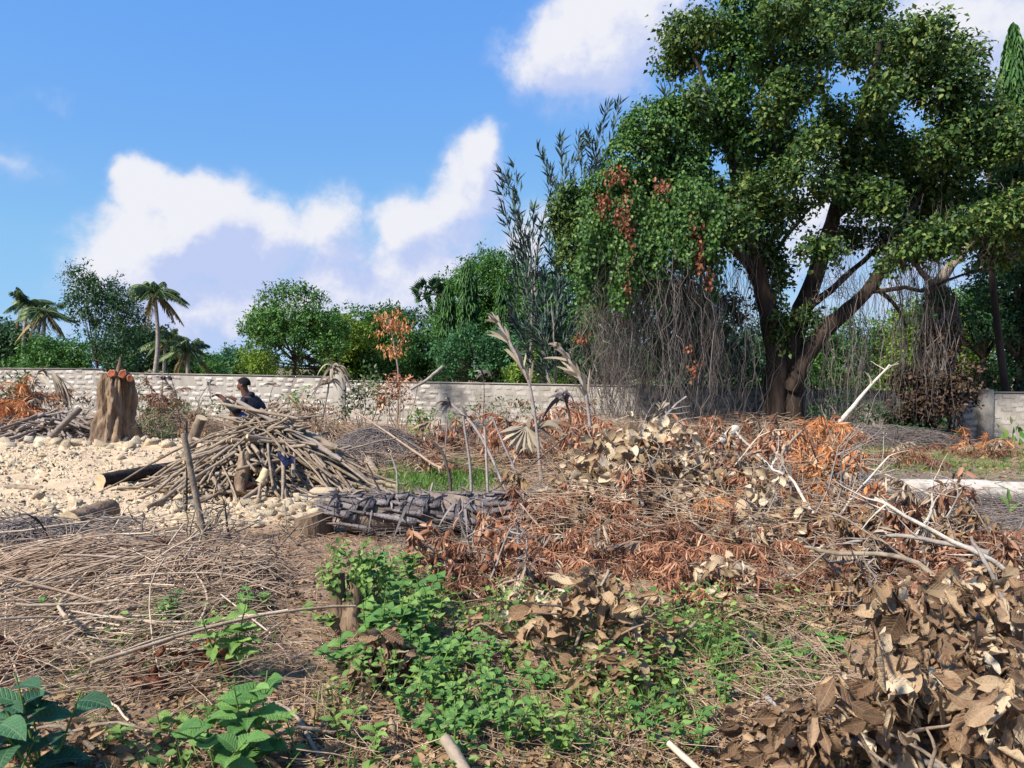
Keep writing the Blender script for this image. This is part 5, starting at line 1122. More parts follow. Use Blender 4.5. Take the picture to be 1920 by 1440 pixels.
frond('pinkish shredded frond sticking up from the leaf heap', [(1200,830,8.6),(1215,800,8.6),(1238,765,8.6)], .02, .014, 'petiole', [(.6,10,.3,.02,.4,.3),(1,8,.2,.02,.4,.4)])
frond('slim bare stalk standing before the brush dome', [(832,860,10.6),(838,800,10.6),(842,755,10.6)], .012, .009, 'petiole')
frond('thin dark stem behind the rust bush before the wall', [(905,790,15),(908,740,15),(905,700,15)], .012, .008, 'petiole_dark', [(1,9,.3,.03,.6,.9)], tipmat='frond_grey')
frond('dark withered stalk to the right of the great stump', [(298,800,17.5),(303,750,17.5),(306,712,17.5)], .012, .01, 'petiole_dark', [(1,7,.35,.04,.5,1.)], tipmat='frond_grey')
frond('second withered stalk between great stump and man', [(338,800,17.8),(332,750,17.8),(322,712,17.8)], .012, .01, 'petiole_dark', [(1,7,.35,.04,.5,1.)], tipmat='frond_grey')
frond('drooping brown palm frond bending in front of the left wall', [(40,725,18.5),(65,708,18.5),(95,700,18.5),(112,712,18.5)], .02, .012, 'petiole', [(.4,14,.5,.03,.3,.8),(.7,18,.55,.03,.3,1.),(1,14,.5,.03,.4,1.2)], tipmat='frond_dry')
frond('dry bent frond with hanging shreds in front of the wall beside the leafy bush', [(600,800,16.5),(612,750,16.5),(620,705,16.5),(625,688,16.5)], .03, .02, 'petiole', [(.6,12,.6,.03,.5,1.),(.8,14,.6,.03,.7,1.3),(1,16,.6,.03,.8,1.5)], tipmat='frond_dry')
frond('leaning withered stalk near the wall between man and bush', [(366,800,17.6),(374,750,17.6),(392,722,17.6)], .012, .008, 'petiole_dark', [(1,7,.3,.03,.6,1.)], tipmat='frond_grey')
frond('thin dry stem against the wall just behind the man', [(496,790,16.8),(505,750,16.8),(512,722,16.8)], .018, .01, 'petiole', [(1,8,.25,.025,.6,1.)])
frond('fallen frond with straw coloured shreds lying below the tall fronds', [(960,850,10.5),(985,825,10.5),(1010,800,10.5)], .02, .014, 'petiole', [(.3,14,.5,.03,.5,.5),(.6,14,.55,.03,.5,.6),(1,12,.5,.03,.5,.6)])
frond('silvery torn frond base hanging in the rust leaves beside the white branch', [(1222,985,6.6),(1226,1010,6.5),(1222,1050,6.4)], .02, .014, 'petiole', [(.3,9,.2,.018,.3,.5),(.8,9,.18,.016,.3,.4)], tipmat='frond_grey')
frond('spread of grey dry frond strips half buried in the leaf heap', [(1190,1000,6.8),(1200,975,6.9),(1215,950,7.0)], .02, .014, 'petiole', [(.2,12,.35,.02,.5,.4),(.8,12,.35,.02,.5,.3)], tipmat='frond_grey')
def fan_leaf(label, hub, D, s, a0, a1, n, tilt=.3, mat='palm_dry', stem=None):
    c = P(*hub, D); t = thing('dried_fan_leaf', label, 'palm leaf', c)
    mb = MB(); a = np.linspace(a0, a1, n)[:, None]; ax = np.c_[np.cos(a), -tilt*np.ones((n, 1)), np.sin(a)]; l = s*R.uniform(.85, 1.05, n)
    leaves(mb, np.repeat(c[None], n, 0), ax, np.tile((0, -1., .2), (n, 1)) + np.where(np.arange(n) % 2, .8, -.8)[:, None]*np.c_[-np.sin(a), 0*a, np.cos(a)], l, l*.2, T_STRIP); mb.build('blade', M[mat], t)
    if stem is not None:
        q = P(*stem, D - .1); q[2] = max(q[2], Hp(q)); tubes(MB(), smooth_path([c, (c+q)/2 + (0, 0, .02), q], 6), np.full(6, .011), 6, cap=True).build('petiole', M['petiole'], t) if False else None
        mb2 = MB(); tubes(mb2, smooth_path([c, (c+q)/2 + (0, 0, .02), q], 6), np.full(6, .011), 6, cap=True); mb2.build('petiole', M['petiole'], t)
fan_leaf('straw coloured dried fan leaf spread open in front of the palm log', (757, 968), 7.35, .30, .15, 1.95, 17, .25, 'straw', (735, 1010))
fan_leaf('dry palm fan drooping below the tall dead fronds', (985, 800), 10.2, .4, 3.3, 5.6, 15, .3, 'frond_dry')
fan_leaf('grey green half dry palm leaf lying on the right litter', (1440, 1230), 4.3, .3, 2.2, 3.6, 13, .5, 'frond_grey')
fan_leaf('fresh green spiky palm seedling between dead leaves', (1432, 1235), 4.25, .22, .6, 2.6, 9, .2, 'olive_bush')

# ------------------------------------------------------------------ dead leaf heaps (each leaf its own part)
def dead_leaf(seed, wid=.24, curl=1.0, heart=False):
    """a dried leaf: folded along the midrib, rolled lengthwise, edges crinkled"""
    rg = np.random.default_rng(seed); nu, nv = 8, 6; fold = rg.uniform(.1, 1.0)*curl; bend = rg.choice([-1, 1])*rg.uniform(.3, 1.7)*curl; tw = rg.uniform(-1.0, 1.0)*curl; lop = rg.uniform(-.3, .3); V = []
    for i in range(nu):
        u = i/(nu-1); w = wid*(math.sin(math.pi*min(1, u*.96 + .02))**.7 if not heart else (math.sin(math.pi*min(1, u*.74 + .24))))
        if i == nu-1: w = .012
        if i == 0: w = .03 if not heart else w*.6
        ang = bend*u; y = math.sin(ang)/bend; z = (1 - math.cos(ang))/bend
        for j in range(nv):
            v = (j/(nv-1) - .5)*2; f = fold*(1 + lop*np.sign(v)); x = v*w*math.cos(f*abs(v)**.6); lift = abs(v)*w*math.sin(f*abs(v)**.6) + .045*math.sin(u*13 + v*5 + seed)*abs(v) + .03*math.sin(u*29 + seed*2)*v*v
            t_ = tw*(u - .3); X = x*math.cos(t_) - lift*math.sin(t_); Z = x*math.sin(t_) + lift*math.cos(t_)
            V.append((X, y - Z*math.sin(ang), z + Z*math.cos(ang)))
    V = np.array(V); i, j = np.meshgrid(np.arange(nu-1), np.arange(nv-1), indexing='ij'); k = i*nv + j
    return V, np.stack([k, k+1, k+nv+1, k+nv], -1).reshape(-1, 4)
DL = {}
for mat in ('dead_tan', 'dead_brown', 'dead_pale', 'curl_red'):
    DL[mat] = [MB().add(*dead_leaf(s + 1, .21 + .03*(s % 3), 1.0 if mat != 'curl_red' else 1.7)).mesh('dead_leaf', M[mat], smooth=True) for s in range(9)]
DL['heart'] = [MB().add(*dead_leaf(s + 31, .36, .9, True)).mesh('dead_leaf', M['dead_pale'], smooth=True) for s in range(7)]
DL['big'] = [MB().add(*dead_leaf(s + 61, .17 + .035*(s % 5), .6 + .3*(s % 4))).mesh('dead_leaf', M[('dead_brown', 'dead_tan', 'dead_brown', 'dead_pale', 'dead_brown')[s % 5]], smooth=True) for s in range(16)]
def leaf_heap(label, c_px, D, w, d, h, n, ln, kind, hang=.5, seed=1, name='dead_leaf_branch', twigs=6, boxes=None):
    rg = np.random.default_rng(seed); c = G(*c_px) if D is None else GD(c_px[0], D); t = thing(name, label, 'dead branch', c)
    mb = MB()
    for _ in range(twigs):
        a = c + rg.normal(0, .3, 3)*np.array((w, d, 0)); a[2] = Hp(a) + .02; b = c + np.array((rg.uniform(-w, w), rg.uniform(-d, d), 0)); b[2] = Hp(b) + h*rg.uniform(.5, 1.0)
        tubes(mb, wobble(smooth_path([a, (a+b)/2 + (0, 0, .06), b], 8), .012), np.linspace(.011, .004, 8), 5)
    mb.build('twigs', M['stick'], t)['kind'] = 'stuff'
    for k in range(n):
        if boxes:
            bx = boxes[int(rg.integers(len(boxes)))]; q = P(rg.uniform(bx[0], bx[2]), rg.uniform(bx[1], bx[3]), rg.uniform(bx[4], bx[5])); q[2] = max(q[2], Hp(q) + .02)
            out = np.array((q[0] - c[0], -d, .2))
        else:
            r = rg.random()**.55; a = rg.uniform(0, 6.283); q = c + np.array((math.cos(a)*w*r, math.sin(a)*d*r, 0)); q[2] = Hp(q) + .015 + h*math.sqrt(max(0, 1 - r*r))*rg.uniform(.45, 1.05)
            out = np.array((math.cos(a)*r, math.sin(a)*r, .7))
        ax = nrm(np.array((rg.normal(0, .8) + out[0]*.3, rg.normal(0, .6) - .15, -hang + rg.normal(0, .45)))); no = np.array((out[0]*.6 + rg.normal(0, .4), -.7 + rg.normal(0, .4), .45 + rg.normal(0, .3)))
        if q[2] + ax[2]*ln < Hp(q) - .02: ax[2] = abs(ax[2])*.3
        l = ln*rg.uniform(.45, 1.0)**1.3*1.55; ms = DL[kind]; put('leaf', ms[int(rg.integers(len(ms)))], t, q, ax, no, (l*rg.uniform(.8, 1.15), l, l))
    return t
leaf_heap('heap of pale buff dead leaves around the foot of the white diagonal branch', (1190, 980), 7.5, .85, .5, .8, 300, .125, 'heart', .6, 3)
leaf_heap('spray of pale heart shaped dead leaves under the orange strips', (1440, 1010), 6.7, .36, .3, .62, 100, .105, 'heart', .7, 4)
leaf_heap('hanging pale leaves right of the white diagonal branch', (1320, 1010), 7.0, .4, .35, .45, 80, .1, 'heart', .7, 5)
leaf_heap('heap of reddish tan dead leaves on the green creepers in the foreground', (1110, 1290), 4.1, .42, .3, .46, 290, .1, 'dead_tan', .35, 6)
leaf_heap('loose tongue of tan leaves trailing from the reddish tan heap', (1150, 1350), 3.7, .24, .2, .2, 100, .09, 'dead_tan', .2, 7, twigs=2)
leaf_heap('big branch of large curled brown leaves filling the right foreground', (1750, 1400), 2.75, .55, .4, .62, 300, .112, 'big', .85, 8, boxes=[(1560,1180,1930,1420,2.5,3.1),(1600,1150,1930,1380,2.7,3.3),(1640,1080,1860,1230,3.0,3.5),(1560,1240,1700,1360,2.7,3.0),(1800,1260,1940,1440,2.3,2.6)])
leaf_heap('pile of curled tan leaves at the bottom edge right of the creepers', (1460, 1400), 2.9, .2, .2, .2, 190, .085, 'dead_brown', .35, 9, boxes=[(1380,1310,1530,1440,2.7,3.1),(1440,1330,1560,1440,2.6,2.9)])
leaf_heap('small dark brown crumpled leaf clump beside the bare path', (722, 1290), None, .16, .14, .26, 100, .085, 'dead_brown', .4, 10, twigs=3)
leaf_heap('flat carpet of curled tan leaves below the bent grey branch', (1500, 1190), 4.7, .55, .35, .12, 150, .08, 'dead_tan', .05, 11, twigs=3)
leaf_heap('little tan leaf clump behind the flat grey branch', (885, 1235), 4.4, .2, .14, .16, 40, .08, 'dead_tan', .3, 12, twigs=2)
leaf_heap('dark red curled leaf bunch on the twig tangle', (300, 1065), 6.1, .13, .1, .2, 34, .13, 'curl_red', .6, 13, twigs=2)
leaf_heap('long brown curled leaves under the tan curved branch', (345, 1320), 3.85, .3, .2, .16, 40, .12, 'curl_red', .2, 14, twigs=3)
leaf_heap('tan litter leaves at the lower left below the dark green plant', (150, 1420), 3.1, .5, .25, .08, 110, .07, 'dead_tan', .05, 15, twigs=3)
leaf_heap('red brown folded leaf bract at the left edge', (15, 1240), 3.95, .14, .08, .1, 10, .14, 'curl_red', .1, 16, twigs=1)
leaf_heap('red curled leaves hanging off the white diagonal branch', (1300, 860), 8.0, .14, .1, .42, 22, .14, 'curl_red', .6, 17, twigs=1)
leaf_heap('scattered tan leaves on the path end near the seedling', (640, 1400), 3.2, .5, .4, .04, 70, .06, 'dead_tan', 0, 18, twigs=2)
leaf_heap('brown leaves heaped above the right edge branch', (1780, 1130), 4.2, .4, .3, .4, 90, .1, 'dead_brown', .5, 19)

leaf_heap('crumpled buff leaves behind the white diagonal branch', (1130, 940), 8.6, .6, .4, .55, 90, .12, 'dead_tan', .6, 20)
leaf_heap('brown crumpled leaves between orange strips and pale heap', (1400, 940), 8.2, .4, .35, .4, 70, .11, 'dead_tan', .6, 21)
leaf_heap('dull tan leaves hanging below the russet clump', (1360, 1150), 5.2, .3, .25, .3, 80, .09, 'dead_pale', .6, 22)
leaf_heap('tan leaves mixed in the twigs left of the wide brown clump', (1600, 1110), 5.3, .3, .25, .25, 60, .09, 'dead_tan', .4, 23)
leaf_heap('buff leaves at the foot of the dark rust sprays', (1000, 1180), 4.9, .3, .2, .15, 50, .08, 'dead_pale', .3, 24, twigs=2)
leaf_heap('lower hanging layer of large brown leaves at the bottom right', (1800, 1440), 2.6, .4, .3, .3, 240, .105, 'big', .8, 25, boxes=[(1640,1250,1930,1400,2.7,3.0),(1580,1300,1760,1420,2.8,3.1),(1760,1180,1930,1300,2.9,3.2)])
leaf_heap('grey brown crumpled leaves crowded behind the big brown leaves', (1850, 1250), 3.6, .4, .3, .35, 220, .11, 'big', .8, 26, boxes=[(1630,1085,1780,1200,3.3,3.7),(1740,1060,1930,1200,3.3,3.8),(1860,1100,1930,1300,3.0,3.4)])
leaf_heap('curled buff leaves caught above the bent grey branch', (1450, 1080), 6.2, .4, .3, .35, 90, .1, 'dead_pale', .7, 27)
leaf_heap('tall screen of curled tan leaves on stems left of the white diagonal branch', (1180, 900), 8.2, .7, .4, .6, 190, .11, 'dead_tan', .7, 28, boxes=[(1050,830,1180,920,7.8,8.6),(1160,800,1290,900,7.9,8.7),(1220,850,1320,960,7.3,8.0)])
leaf_heap('curled leaves on upright twigs between white branch and orange strips', (1400, 920), 7.8, .4, .3, .5, 130, .1, 'dead_brown', .7, 29, boxes=[(1330,850,1440,950,7.4,8.2),(1400,900,1500,990,7.0,7.8)])
# rust sprays: drooping bunches of narrow leaves
def spray_mesh(seed, mat, n=34, ln=.16, w=.022, tmpl=T_STRIP):
    st = R.bit_generator.state; R.bit_generator.state = np.random.default_rng(seed).bit_generator.state
    mb = MB(); m = 8; p = smooth_path([(0, 0, 0), (0, .5, .12), (0, 1, -.05)], m)*.3; tubes(mb, p, np.linspace(.004, .0015, m), 4)
    u = R.random(n)*.95 + .05; i = np.clip((u*(m-1)).astype(int), 0, m-2); f = (u*(m-1) - i)[:, None]; pos = p[i]*(1-f) + p[i+1]*f
    l = ln*R.uniform(.5, 1.15, n); leaves(mb, pos, np.array((0, .15, -.8)) + rdir(n)*.72, rdir(n) + (0, 0, .3), l, w*R.uniform(.6, 1.2, n), tmpl)
    me = mb.mesh('spray', M[mat]); R.bit_generator.state = st; return me
SP = {k: [spray_mesh(100 + 7*i, k, n, l, w) for i in range(6)] for k, n, l, w in (('dead_rust', 60, .11, .0125), ('dead_orange', 54, .16, .0105), ('dead_umber', 64, .10, .0115), ('dead_grey', 50, .12, .02))}
def rust_heap(label, boxes, n, kind, s=1.0, seed=1, stems=5, name='rust_leaf_branch'):
    rg = np.random.default_rng(seed); b0 = boxes[0]; c = GD((b0[0] + b0[2])/2, (b0[4] + b0[5])/2); t = thing(name, label, 'dead branch', c); mb = MB()
    for _ in range(stems):
        b = boxes[int(rg.integers(len(boxes)))]; a = GD((b[0] + b[2])/2 + rg.normal(0, 15), b[5], .01); e = P(rg.uniform(b[0], b[2]), b[1] + rg.uniform(0, .5)*(b[3] - b[1]), rg.uniform(b[4], b[5]))
        tubes(mb, wobble(smooth_path([a, (a+e)/2 + rg.normal(0, .04, 3), e], 9), .012), np.linspace(.012, .004, 9), 5)
    mb.build('stems', M['stick'], t)['kind'] = 'stuff'
    for k in range(int(n*1.7)):
        b = boxes[k % len(boxes)]; q = P(rg.uniform(b[0], b[2]), rg.uniform(b[1], b[3]), rg.uniform(b[4], b[5])); q[2] = max(q[2], Hp(q) + .06)
        kk = kind if rg.random() < .7 else ('dead_umber', 'dead_grey', 'dead_rust', 'dead_grey')[int(rg.integers(4))]
        put('spray', SP[kk][int(rg.integers(6))], t, q, (rg.normal(0, .8), rg.normal(-.3, .5), rg.normal(-.15, .35)), (rg.normal(0, .2), rg.normal(0, .2), 1), s*rg.uniform(.8, 1.35))
    return t
rust_heap('rust orange drooping leaf sprays in front of the palm log end', [(950,925,1080,1010,6.6,7.2),(1080,920,1175,1040,6.5,7.1),(1100,960,1170,1060,6.2,6.8)], 46, 'dead_rust', .95, 1)
rust_heap('dark rust leaf sprays sprawling above the heart leaved herbs', [(830,1010,960,1110,5.6,6.3),(900,1060,1060,1170,5.2,5.8),(850,1090,930,1160,5.2,5.7)], 58, 'dead_umber', 1.0, 2)
rust_heap('rust leaf sprays joining dark clump and orange clump', [(930,1000,1100,1090,5.8,6.4),(1050,1030,1180,1120,5.5,6.0)], 40, 'dead_rust', .85, 3)
rust_heap('rounded clump of thin russet leaves below the white branch', [(1215,1030,1310,1110,5.4,5.9),(1250,1080,1380,1170,5.0,5.5)], 46, 'dead_rust', .9, 4)
rust_heap('rusty sprays standing at the top of the pale leaf heap', [(1095,800,1180,880,8.2,8.8),(1180,830,1240,880,8.2,8.8)], 30, 'dead_rust', 1.0, 5)
rust_heap('bright orange strip leaves hanging on the splintered leaning branch', [(1510,785,1570,850,10.2,10.7),(1480,840,1580,910,9.2,10.2),(1450,870,1585,960,8.0,9.0),(1500,900,1590,1000,7.2,8.0)], 85, 'dead_orange', 1.25, 6)
rust_heap('golden brown sprays below the orange strips', [(1440,900,1540,1010,6.9,7.6),(1480,1000,1560,1060,6.2,6.9)], 34, 'dead_orange', .9, 7)
rust_heap('rusty sprays threaded through the pale leaf heap', [(1180,870,1320,960,7.3,8.0),(1250,930,1400,1010,6.6,7.4)], 26, 'dead_orange', .9, 31)
rust_heap('rust sprays in the gap between pale leaves and golden sprays', [(1330,900,1440,1000,6.9,7.6),(1390,1000,1500,1100,5.9,6.6)], 30, 'dead_rust', .9, 32)
rust_heap('umber sprays filling the middle of the dead brush', [(1160,980,1300,1060,6.0,6.7),(1300,1010,1420,1060,6.0,6.6)], 34, 'dead_umber', .95, 33)
rust_heap('rust sprays spread low beside the flat tan leaf carpet', [(1380,1110,1560,1170,5.0,5.5),(1600,1120,1700,1190,4.7,5.1)], 34, 'dead_umber', .85, 34)
rust_heap('brown sprays behind the wide brown clump at right', [(1780,1000,1900,1040,5.6,6.2),(1600,1000,1700,1050,6.0,6.6)], 30, 'dead_rust', .9, 35)
rust_heap('single tall rust clump standing before the ash white log', [(1690,910,1745,1000,6.4,6.8)], 18, 'dead_umber', 1.0, 8, 2)
rust_heap('wide brown clump of drooping leaves at the right', [(1680,1010,1810,1100,5.2,5.8),(1800,1020,1860,1090,5.4,5.8),(1690,1060,1800,1130,4.8,5.3)], 50, 'dead_rust', 1.0, 9)
rust_heap('round umber leaf clump between bent branch and wide brown clump', [(1545,1045,1650,1130,5.1,5.5),(1520,1080,1600,1130,5.0,5.4)], 36, 'dead_umber', .95, 10)
rust_heap('rust leaves spilling at the right edge', [(1860,1080,1930,1200,4.2,4.8)], 18, 'dead_rust', .9, 11, 2)
rust_heap('russet leaf drift below the tall dead fronds', [(1000,770,1110,830,11,13),(920,790,1000,830,12,14)], 34, 'dead_rust', 1.6, 12)
rust_heap('rust brown dead leaves around the tree foot', [(1290,800,1480,830,14,16),(1380,820,1560,850,12.5,14)], 34, 'dead_umber', 1.7, 13)
rust_heap('rust leaf scraps on the grass near the shaded wall', [(1590,845,1760,870,12.5,14),(1800,830,1900,850,14,15.5)], 22, 'dead_umber', 1.3, 14)
rust_heap('orange brown dead foliage hanging at the left edge before the wall', [(20,730,80,780,18,18.6),(0,760,70,800,17.4,18)], 34, 'dead_orange', 1.9, 15)
rust_heap('rusty bracken patch by the wall right of the great stump', [(280,740,340,775,18,19.5)], 16, 'dead_umber', 1.8, 16)
rust_heap('orange dead tuft standing by the shaded wall', [(1812,828,1850,850,16.3,16.8)], 10, 'dead_orange', 1.6, 17, 2)
rust_heap('rust coloured dry leaves near the grass patch behind the palm stalks', [(770,860,880,875,11,12.2),(820,800,900,830,13,14)], 22, 'dead_umber', 1.4, 18)

# ------------------------------------------------------------------ bushes before the wall
def bush(label, px, D, blobs, mat, L=.1, dens=200, name='bush', droop=.2, dry=None):
    b = GD(px, D, -.02); t = thing(name, label, 'bush', b); e = ell_px(blobs, D, .3); mb = MB()
    for r in e:
        for _ in range(3): branchy(mb, b + R.normal(0, .1, 3)*(1, 1, 0), r[:3] + r[3:]*rdir(1)[0]*.9, .015, .004, 7, .03, 4)
    mb.build('stems', M['twig_i'], t)['kind'] = 'stuff'; cm = MB(); crown(cm, e, dens, L, .45, T_DIA, droop, per=8, shell=(.2, 1.15), lump=.2); cm.build('foliage', M[mat], t); return t
bush('loose grey green bush half covering the wall beside the dry bent frond', 680, 16.8, [(665,740,32,32),(690,725,30,36),(650,765,26,22),(715,755,24,26)], 'olive_bush', .1, 130)
bush('rust brown dead bush leaning over the wall top', 745, 16.6, [(735,725,30,18),(765,715,26,10),(750,745,34,20),(720,750,22,18)], 'dead_rust', .1, 170)
bush('low green weeds at the foot of the wall behind the stalks', 825, 15.5, [(800,780,28,18),(850,790,26,14),(780,800,22,12)], 'herb', .09, 200)
bush('leafy green bush at the left edge before the wall', 25, 18.4, [(10,740,36,30),(40,720,20,24),(15,780,40,22)], 'olive_bush', .1, 150)
bush('small green shrub in front of the wall beside the man', 540, 16.5, [(545,745,18,16),(565,740,12,14)], 'herb', .09, 170)
bush('grey green weeds against the wall right of the great stump', 262, 17.4, [(262,730,10,26),(275,770,22,22),(300,790,24,16)], 'olive_bush', .08, 190)
bush('weeds along the wall near the tall dead fronds', 930, 17.6, [(890,770,26,18),(935,765,28,16),(980,770,26,16)], 'olive_bush', .08, 120)
bush('dark green undergrowth round the foot of the great tree', 1570, 17.4, [(1540,770,26,26),(1590,760,34,34),(1640,780,36,28),(1690,800,30,20)], 'far_dark', .09, 160)
bush('green spiky clump against the shaded wall at the right edge', 1895, 16.6, [(1895,825,16,14)], 'grass', .2, 130, droop=-.9)
bush('thorny dry bush behind the firewood pile', 600, 13.4, [(590,775,26,14),(620,770,20,12)], 'dead_umber', .07, 60)
bush('brown dry weeds before the left wall behind the low branch pile', 130, 18.8, [(80,745,26,20),(120,750,26,18),(165,752,22,18)], 'litter', .1, 90)
bush('dull weeds before the wall between great stump and man', 360, 17.6, [(330,765,30,16),(380,768,34,16),(420,760,24,16)], 'olive_bush', .09, 110)
bush('dry brown weeds along the wall right of the man', 540, 16.0, [(520,768,26,16),(570,765,30,18),(620,770,28,18)], 'litter', .1, 100)
def rust_sapling():
    D = 20.0; b = GD(742, D, -.02); t = thing('dead_sapling', 'thin sapling hung with withered orange leaves rising above the wall', 'sapling', b); mb = MB()
    p = wobble(smooth_path([b, P(746, 700, D), P(738, 640, D), P(728, 598, D)], 16), .02); tubes(mb, p, np.linspace(.035, .008, 16), 6)
    cm = MB()
    for k in range(16):
        i = int(R.integers(8, 16)); e = p[i] + R.normal(0, 1, 3)*np.array((.22, .2, .12)) + (0, 0, .05); branchy(mb, p[i], e, .008, .003, 5, .01, 4); m = 22
        leaves(cm, e + R.normal(0, .09, (m, 3)), rdir(m)*.5 + (0, 0, -.9), rdir(m), R.uniform(.08, .15, m), .045, T_DIA)
    mb.build('trunk', M['stick_grey'], t); cm.build('leaves', M['dead_orange'], t)['kind'] = 'stuff'
rust_sapling()
def vine_stump():
    b = G(648, 1190); t = thing('vine_covered_stump', 'small split stump wrapped in green creeper beside the bare path', 'stump', b); mb = MB()
    for dx, h in ((-.04, .36), (.05, .3), (.0, .2)):
        p = wobble(smooth_path([b + (dx*1.4, 0, -.03), b + (dx, 0, h*.5), b + (dx*1.3, .02, h)], 8), .008); tubes(mb, p, np.linspace(.06, .042, 8), 9, cap=True, rough=.1)
    mb.build('trunk', M['stump'], t); cm = MB(); c = b + (0, 0, .36); crown(cm, np.array([(*c, .13, .13, .12), (*(b + (.12, .05, .3)), .12, .12, .14)]), 2200, .035, .75, T_MID, .4, shell=(.5, 1.15)); cm.build('creeper', M['herb'], t)
vine_stump()

# ------------------------------------------------------------------ green plants with separate leaves
def green_leaf(seed, wid=.3, wave=.05):
    rg = np.random.default_rng(seed); nu, nv = 8, 5; b = rg.uniform(.3, 1.0); V = []
    for i in range(nu):
        u = i/(nu-1); w = wid*math.sin(math.pi*min(1, (u*.94 + .03)**.85)) if i < nu-1 else .01; a = b*u
        for j in range(nv):
            v = (j/(nv-1) - .5)*2; V.append((v*w, math.sin(a)/b, -(1 - math.cos(a))/b + .28*w*abs(v) + wave*math.sin(u*9 + v*3 + seed)*abs(v)))
    V = np.array(V); i, j = np.meshgrid(np.arange(nu-1), np.arange(nv-1), indexing='ij'); k = i*nv + j; return V, np.stack([k, k+1, k+nv+1, k+nv], -1).reshape(-1, 4)
def heart_leaf(seed):
    V, F = green_leaf(seed, .46, .03); u = V[:, 1]; V = V.copy(); V[:, 0] *= np.interp(u, [0, .15, .4, 1], [2.2, 1.5, 1.1, .75]); V[:, 1] -= .12*np.abs(V[:, 0])*(u < .2); return V, F
GL = {'lime': [MB().add(*green_leaf(s, .24)).mesh('leaf', M['leafA'], smooth=True) for s in range(1, 6)], 'broad': [MB().add(*green_leaf(s, .3)).mesh('leaf', M['leafB'], smooth=True) for s in range(6, 11)],
      'dark': [MB().add(*green_leaf(s, .27, .02)).mesh('leaf', M['leafC'], smooth=True) for s in range(11, 16)], 'heart': [MB().add(*heart_leaf(s)).mesh('leaf', M['leafB'], smooth=True) for s in range(16, 21)],
      'heartlime': [MB().add(*heart_leaf(s)).mesh('leaf', M['leafA'], smooth=True) for s in range(21, 26)]}
def plant(label, base, h, stems, per, ln, kind, spread=.12, seed=1, name='seedling', up=.35, group=None, start=.35):
    rg = np.random.default_rng(seed); b = np.array(base); t = thing(name, label, 'plant', b, group)
    for s in range(stems):
        d = np.array((rg.normal(0, spread), rg.normal(0, spread), h*rg.uniform(.75, 1.1))); p = smooth_path([b - (0, 0, .02), b + d*.5 + rg.normal(0, .01, 3), b + d], 8)
        mb = MB(); tubes(mb, p, np.linspace(.006, .003, 8)*(h/.4)**.3, 5); mb.build('stem', M['herb'], t)
        for k in range(per):
            u = start + (1 - start)*(k + .5)/per; i = int(u*7); q = p[min(i, 7)]; a = k*2.4 + rg.uniform(-.4, .4); el = up + .5*u*rg.random()
            ax = np.array((math.cos(a)*math.cos(el), math.sin(a)*math.cos(el), math.sin(el))); l = ln*rg.uniform(.65, 1.15); ms = GL[kind]
            put('leaf', ms[int(rg.integers(len(ms)))], t, q, ax, np.array((-ax[0]*.3, -ax[1]*.3 - .25, 1.)), l)
    return t
plant('bright lime green seedling with toothed leaf sprays above the twig tangle', G(440, 1300), .38, 4, 9, .11, 'lime', .1, 1, up=.1, start=.6)
plant('green seedling with large oval leaves on thin stems at the bottom', GD(470, 3.0), .36, 5, 6, .13, 'broad', .14, 2, up=.35)
plant('seedling with oval leaves beside the large leaved one, half hidden at the bottom', GD(400, 2.95), .26, 2, 6, .13, 'broad', .1, 3, up=.4)
plant('glossy dark green plant with long leaves at the left edge', GD(75, 2.85), .4, 5, 6, .165, 'dark', .14, 4, up=.1, name='dark_plant')
plant('dark broad leaved plant in the bottom left corner', GD(0, 2.7), .26, 3, 5, .14, 'dark', .12, 5, up=.2, name='dark_plant')
pos = [(812,1180),(790,1190),(835,1230),(700,1150),(690,1200),(745,1110),(760,1180),(660,1220),(720,1060),(670,1030),(800,1130),(640,1110),(730,1180),(760,1240),(700,1250),(850,1190),(770,1080),(680,1110),(830,1270),(880,1230),(720,1220),(640,1160)]
for i, (x, y) in enumerate(pos):
    plant('heart leaved green herb growing in the patch left of the dark rust sprays', G(x, y + 25), R.uniform(.12, .34), 4, 6, R.uniform(.05, .085), 'heart' if i % 3 else 'heartlime', .1, 40+i, 'herb_plant', .1, 'heart leaved herbs by the path')
pos = [(1090,1140),(1130,1150),(1105,1165),(1060,1150)]
for i, (x, y) in enumerate(pos): plant('heart leaved herb between the dark rust sprays and the russet clump', G(x, y + 15), .16, 2, 5, .07, 'heart', .08, 60+i, 'herb_plant', .1, 'heart leaved herbs under the russet clump')
pos = [(1480,1240),(1510,1250),(1540,1230),(1455,1255),(1590,1240),(1570,1220)]
for i, (x, y) in enumerate(pos): plant('round leaved green creeper plant beside the flat tan leaf carpet', G(x, y + 12), .12, 3, 4, .06, 'heart', .08, 70+i, 'herb_plant', .1, 'round leaved plants by the leaf carpet')
pos = [(850,1290),(900,1270),(950,1300),(870,1340),(930,1360),(800,1330),(1000,1390),(820,1400),(760,1370),(960,1260),(780,1290),(880,1390),(740,1320),(1010,1300),(830,1360),(910,1320),(960,1410),(700,1300),(1040,1420),(850,1430)]
for i, (x, y) in enumerate(pos): plant('pointed leaved green weed in the creepers left of the reddish tan heap', G(x, y), R.uniform(.12, .3), 4, 8, .058, 'broad' if i % 3 else 'lime', .07, 80+i, 'weed_plant', .3, 'pointed weeds in the creepers')
pos = [(1270,1190),(1320,1200),(1230,1170),(1300,1340),(1220,1400),(1260,1290),(1330,1260),(1290,1400),(1180,1370),(1360,1320),(1380,1230)]
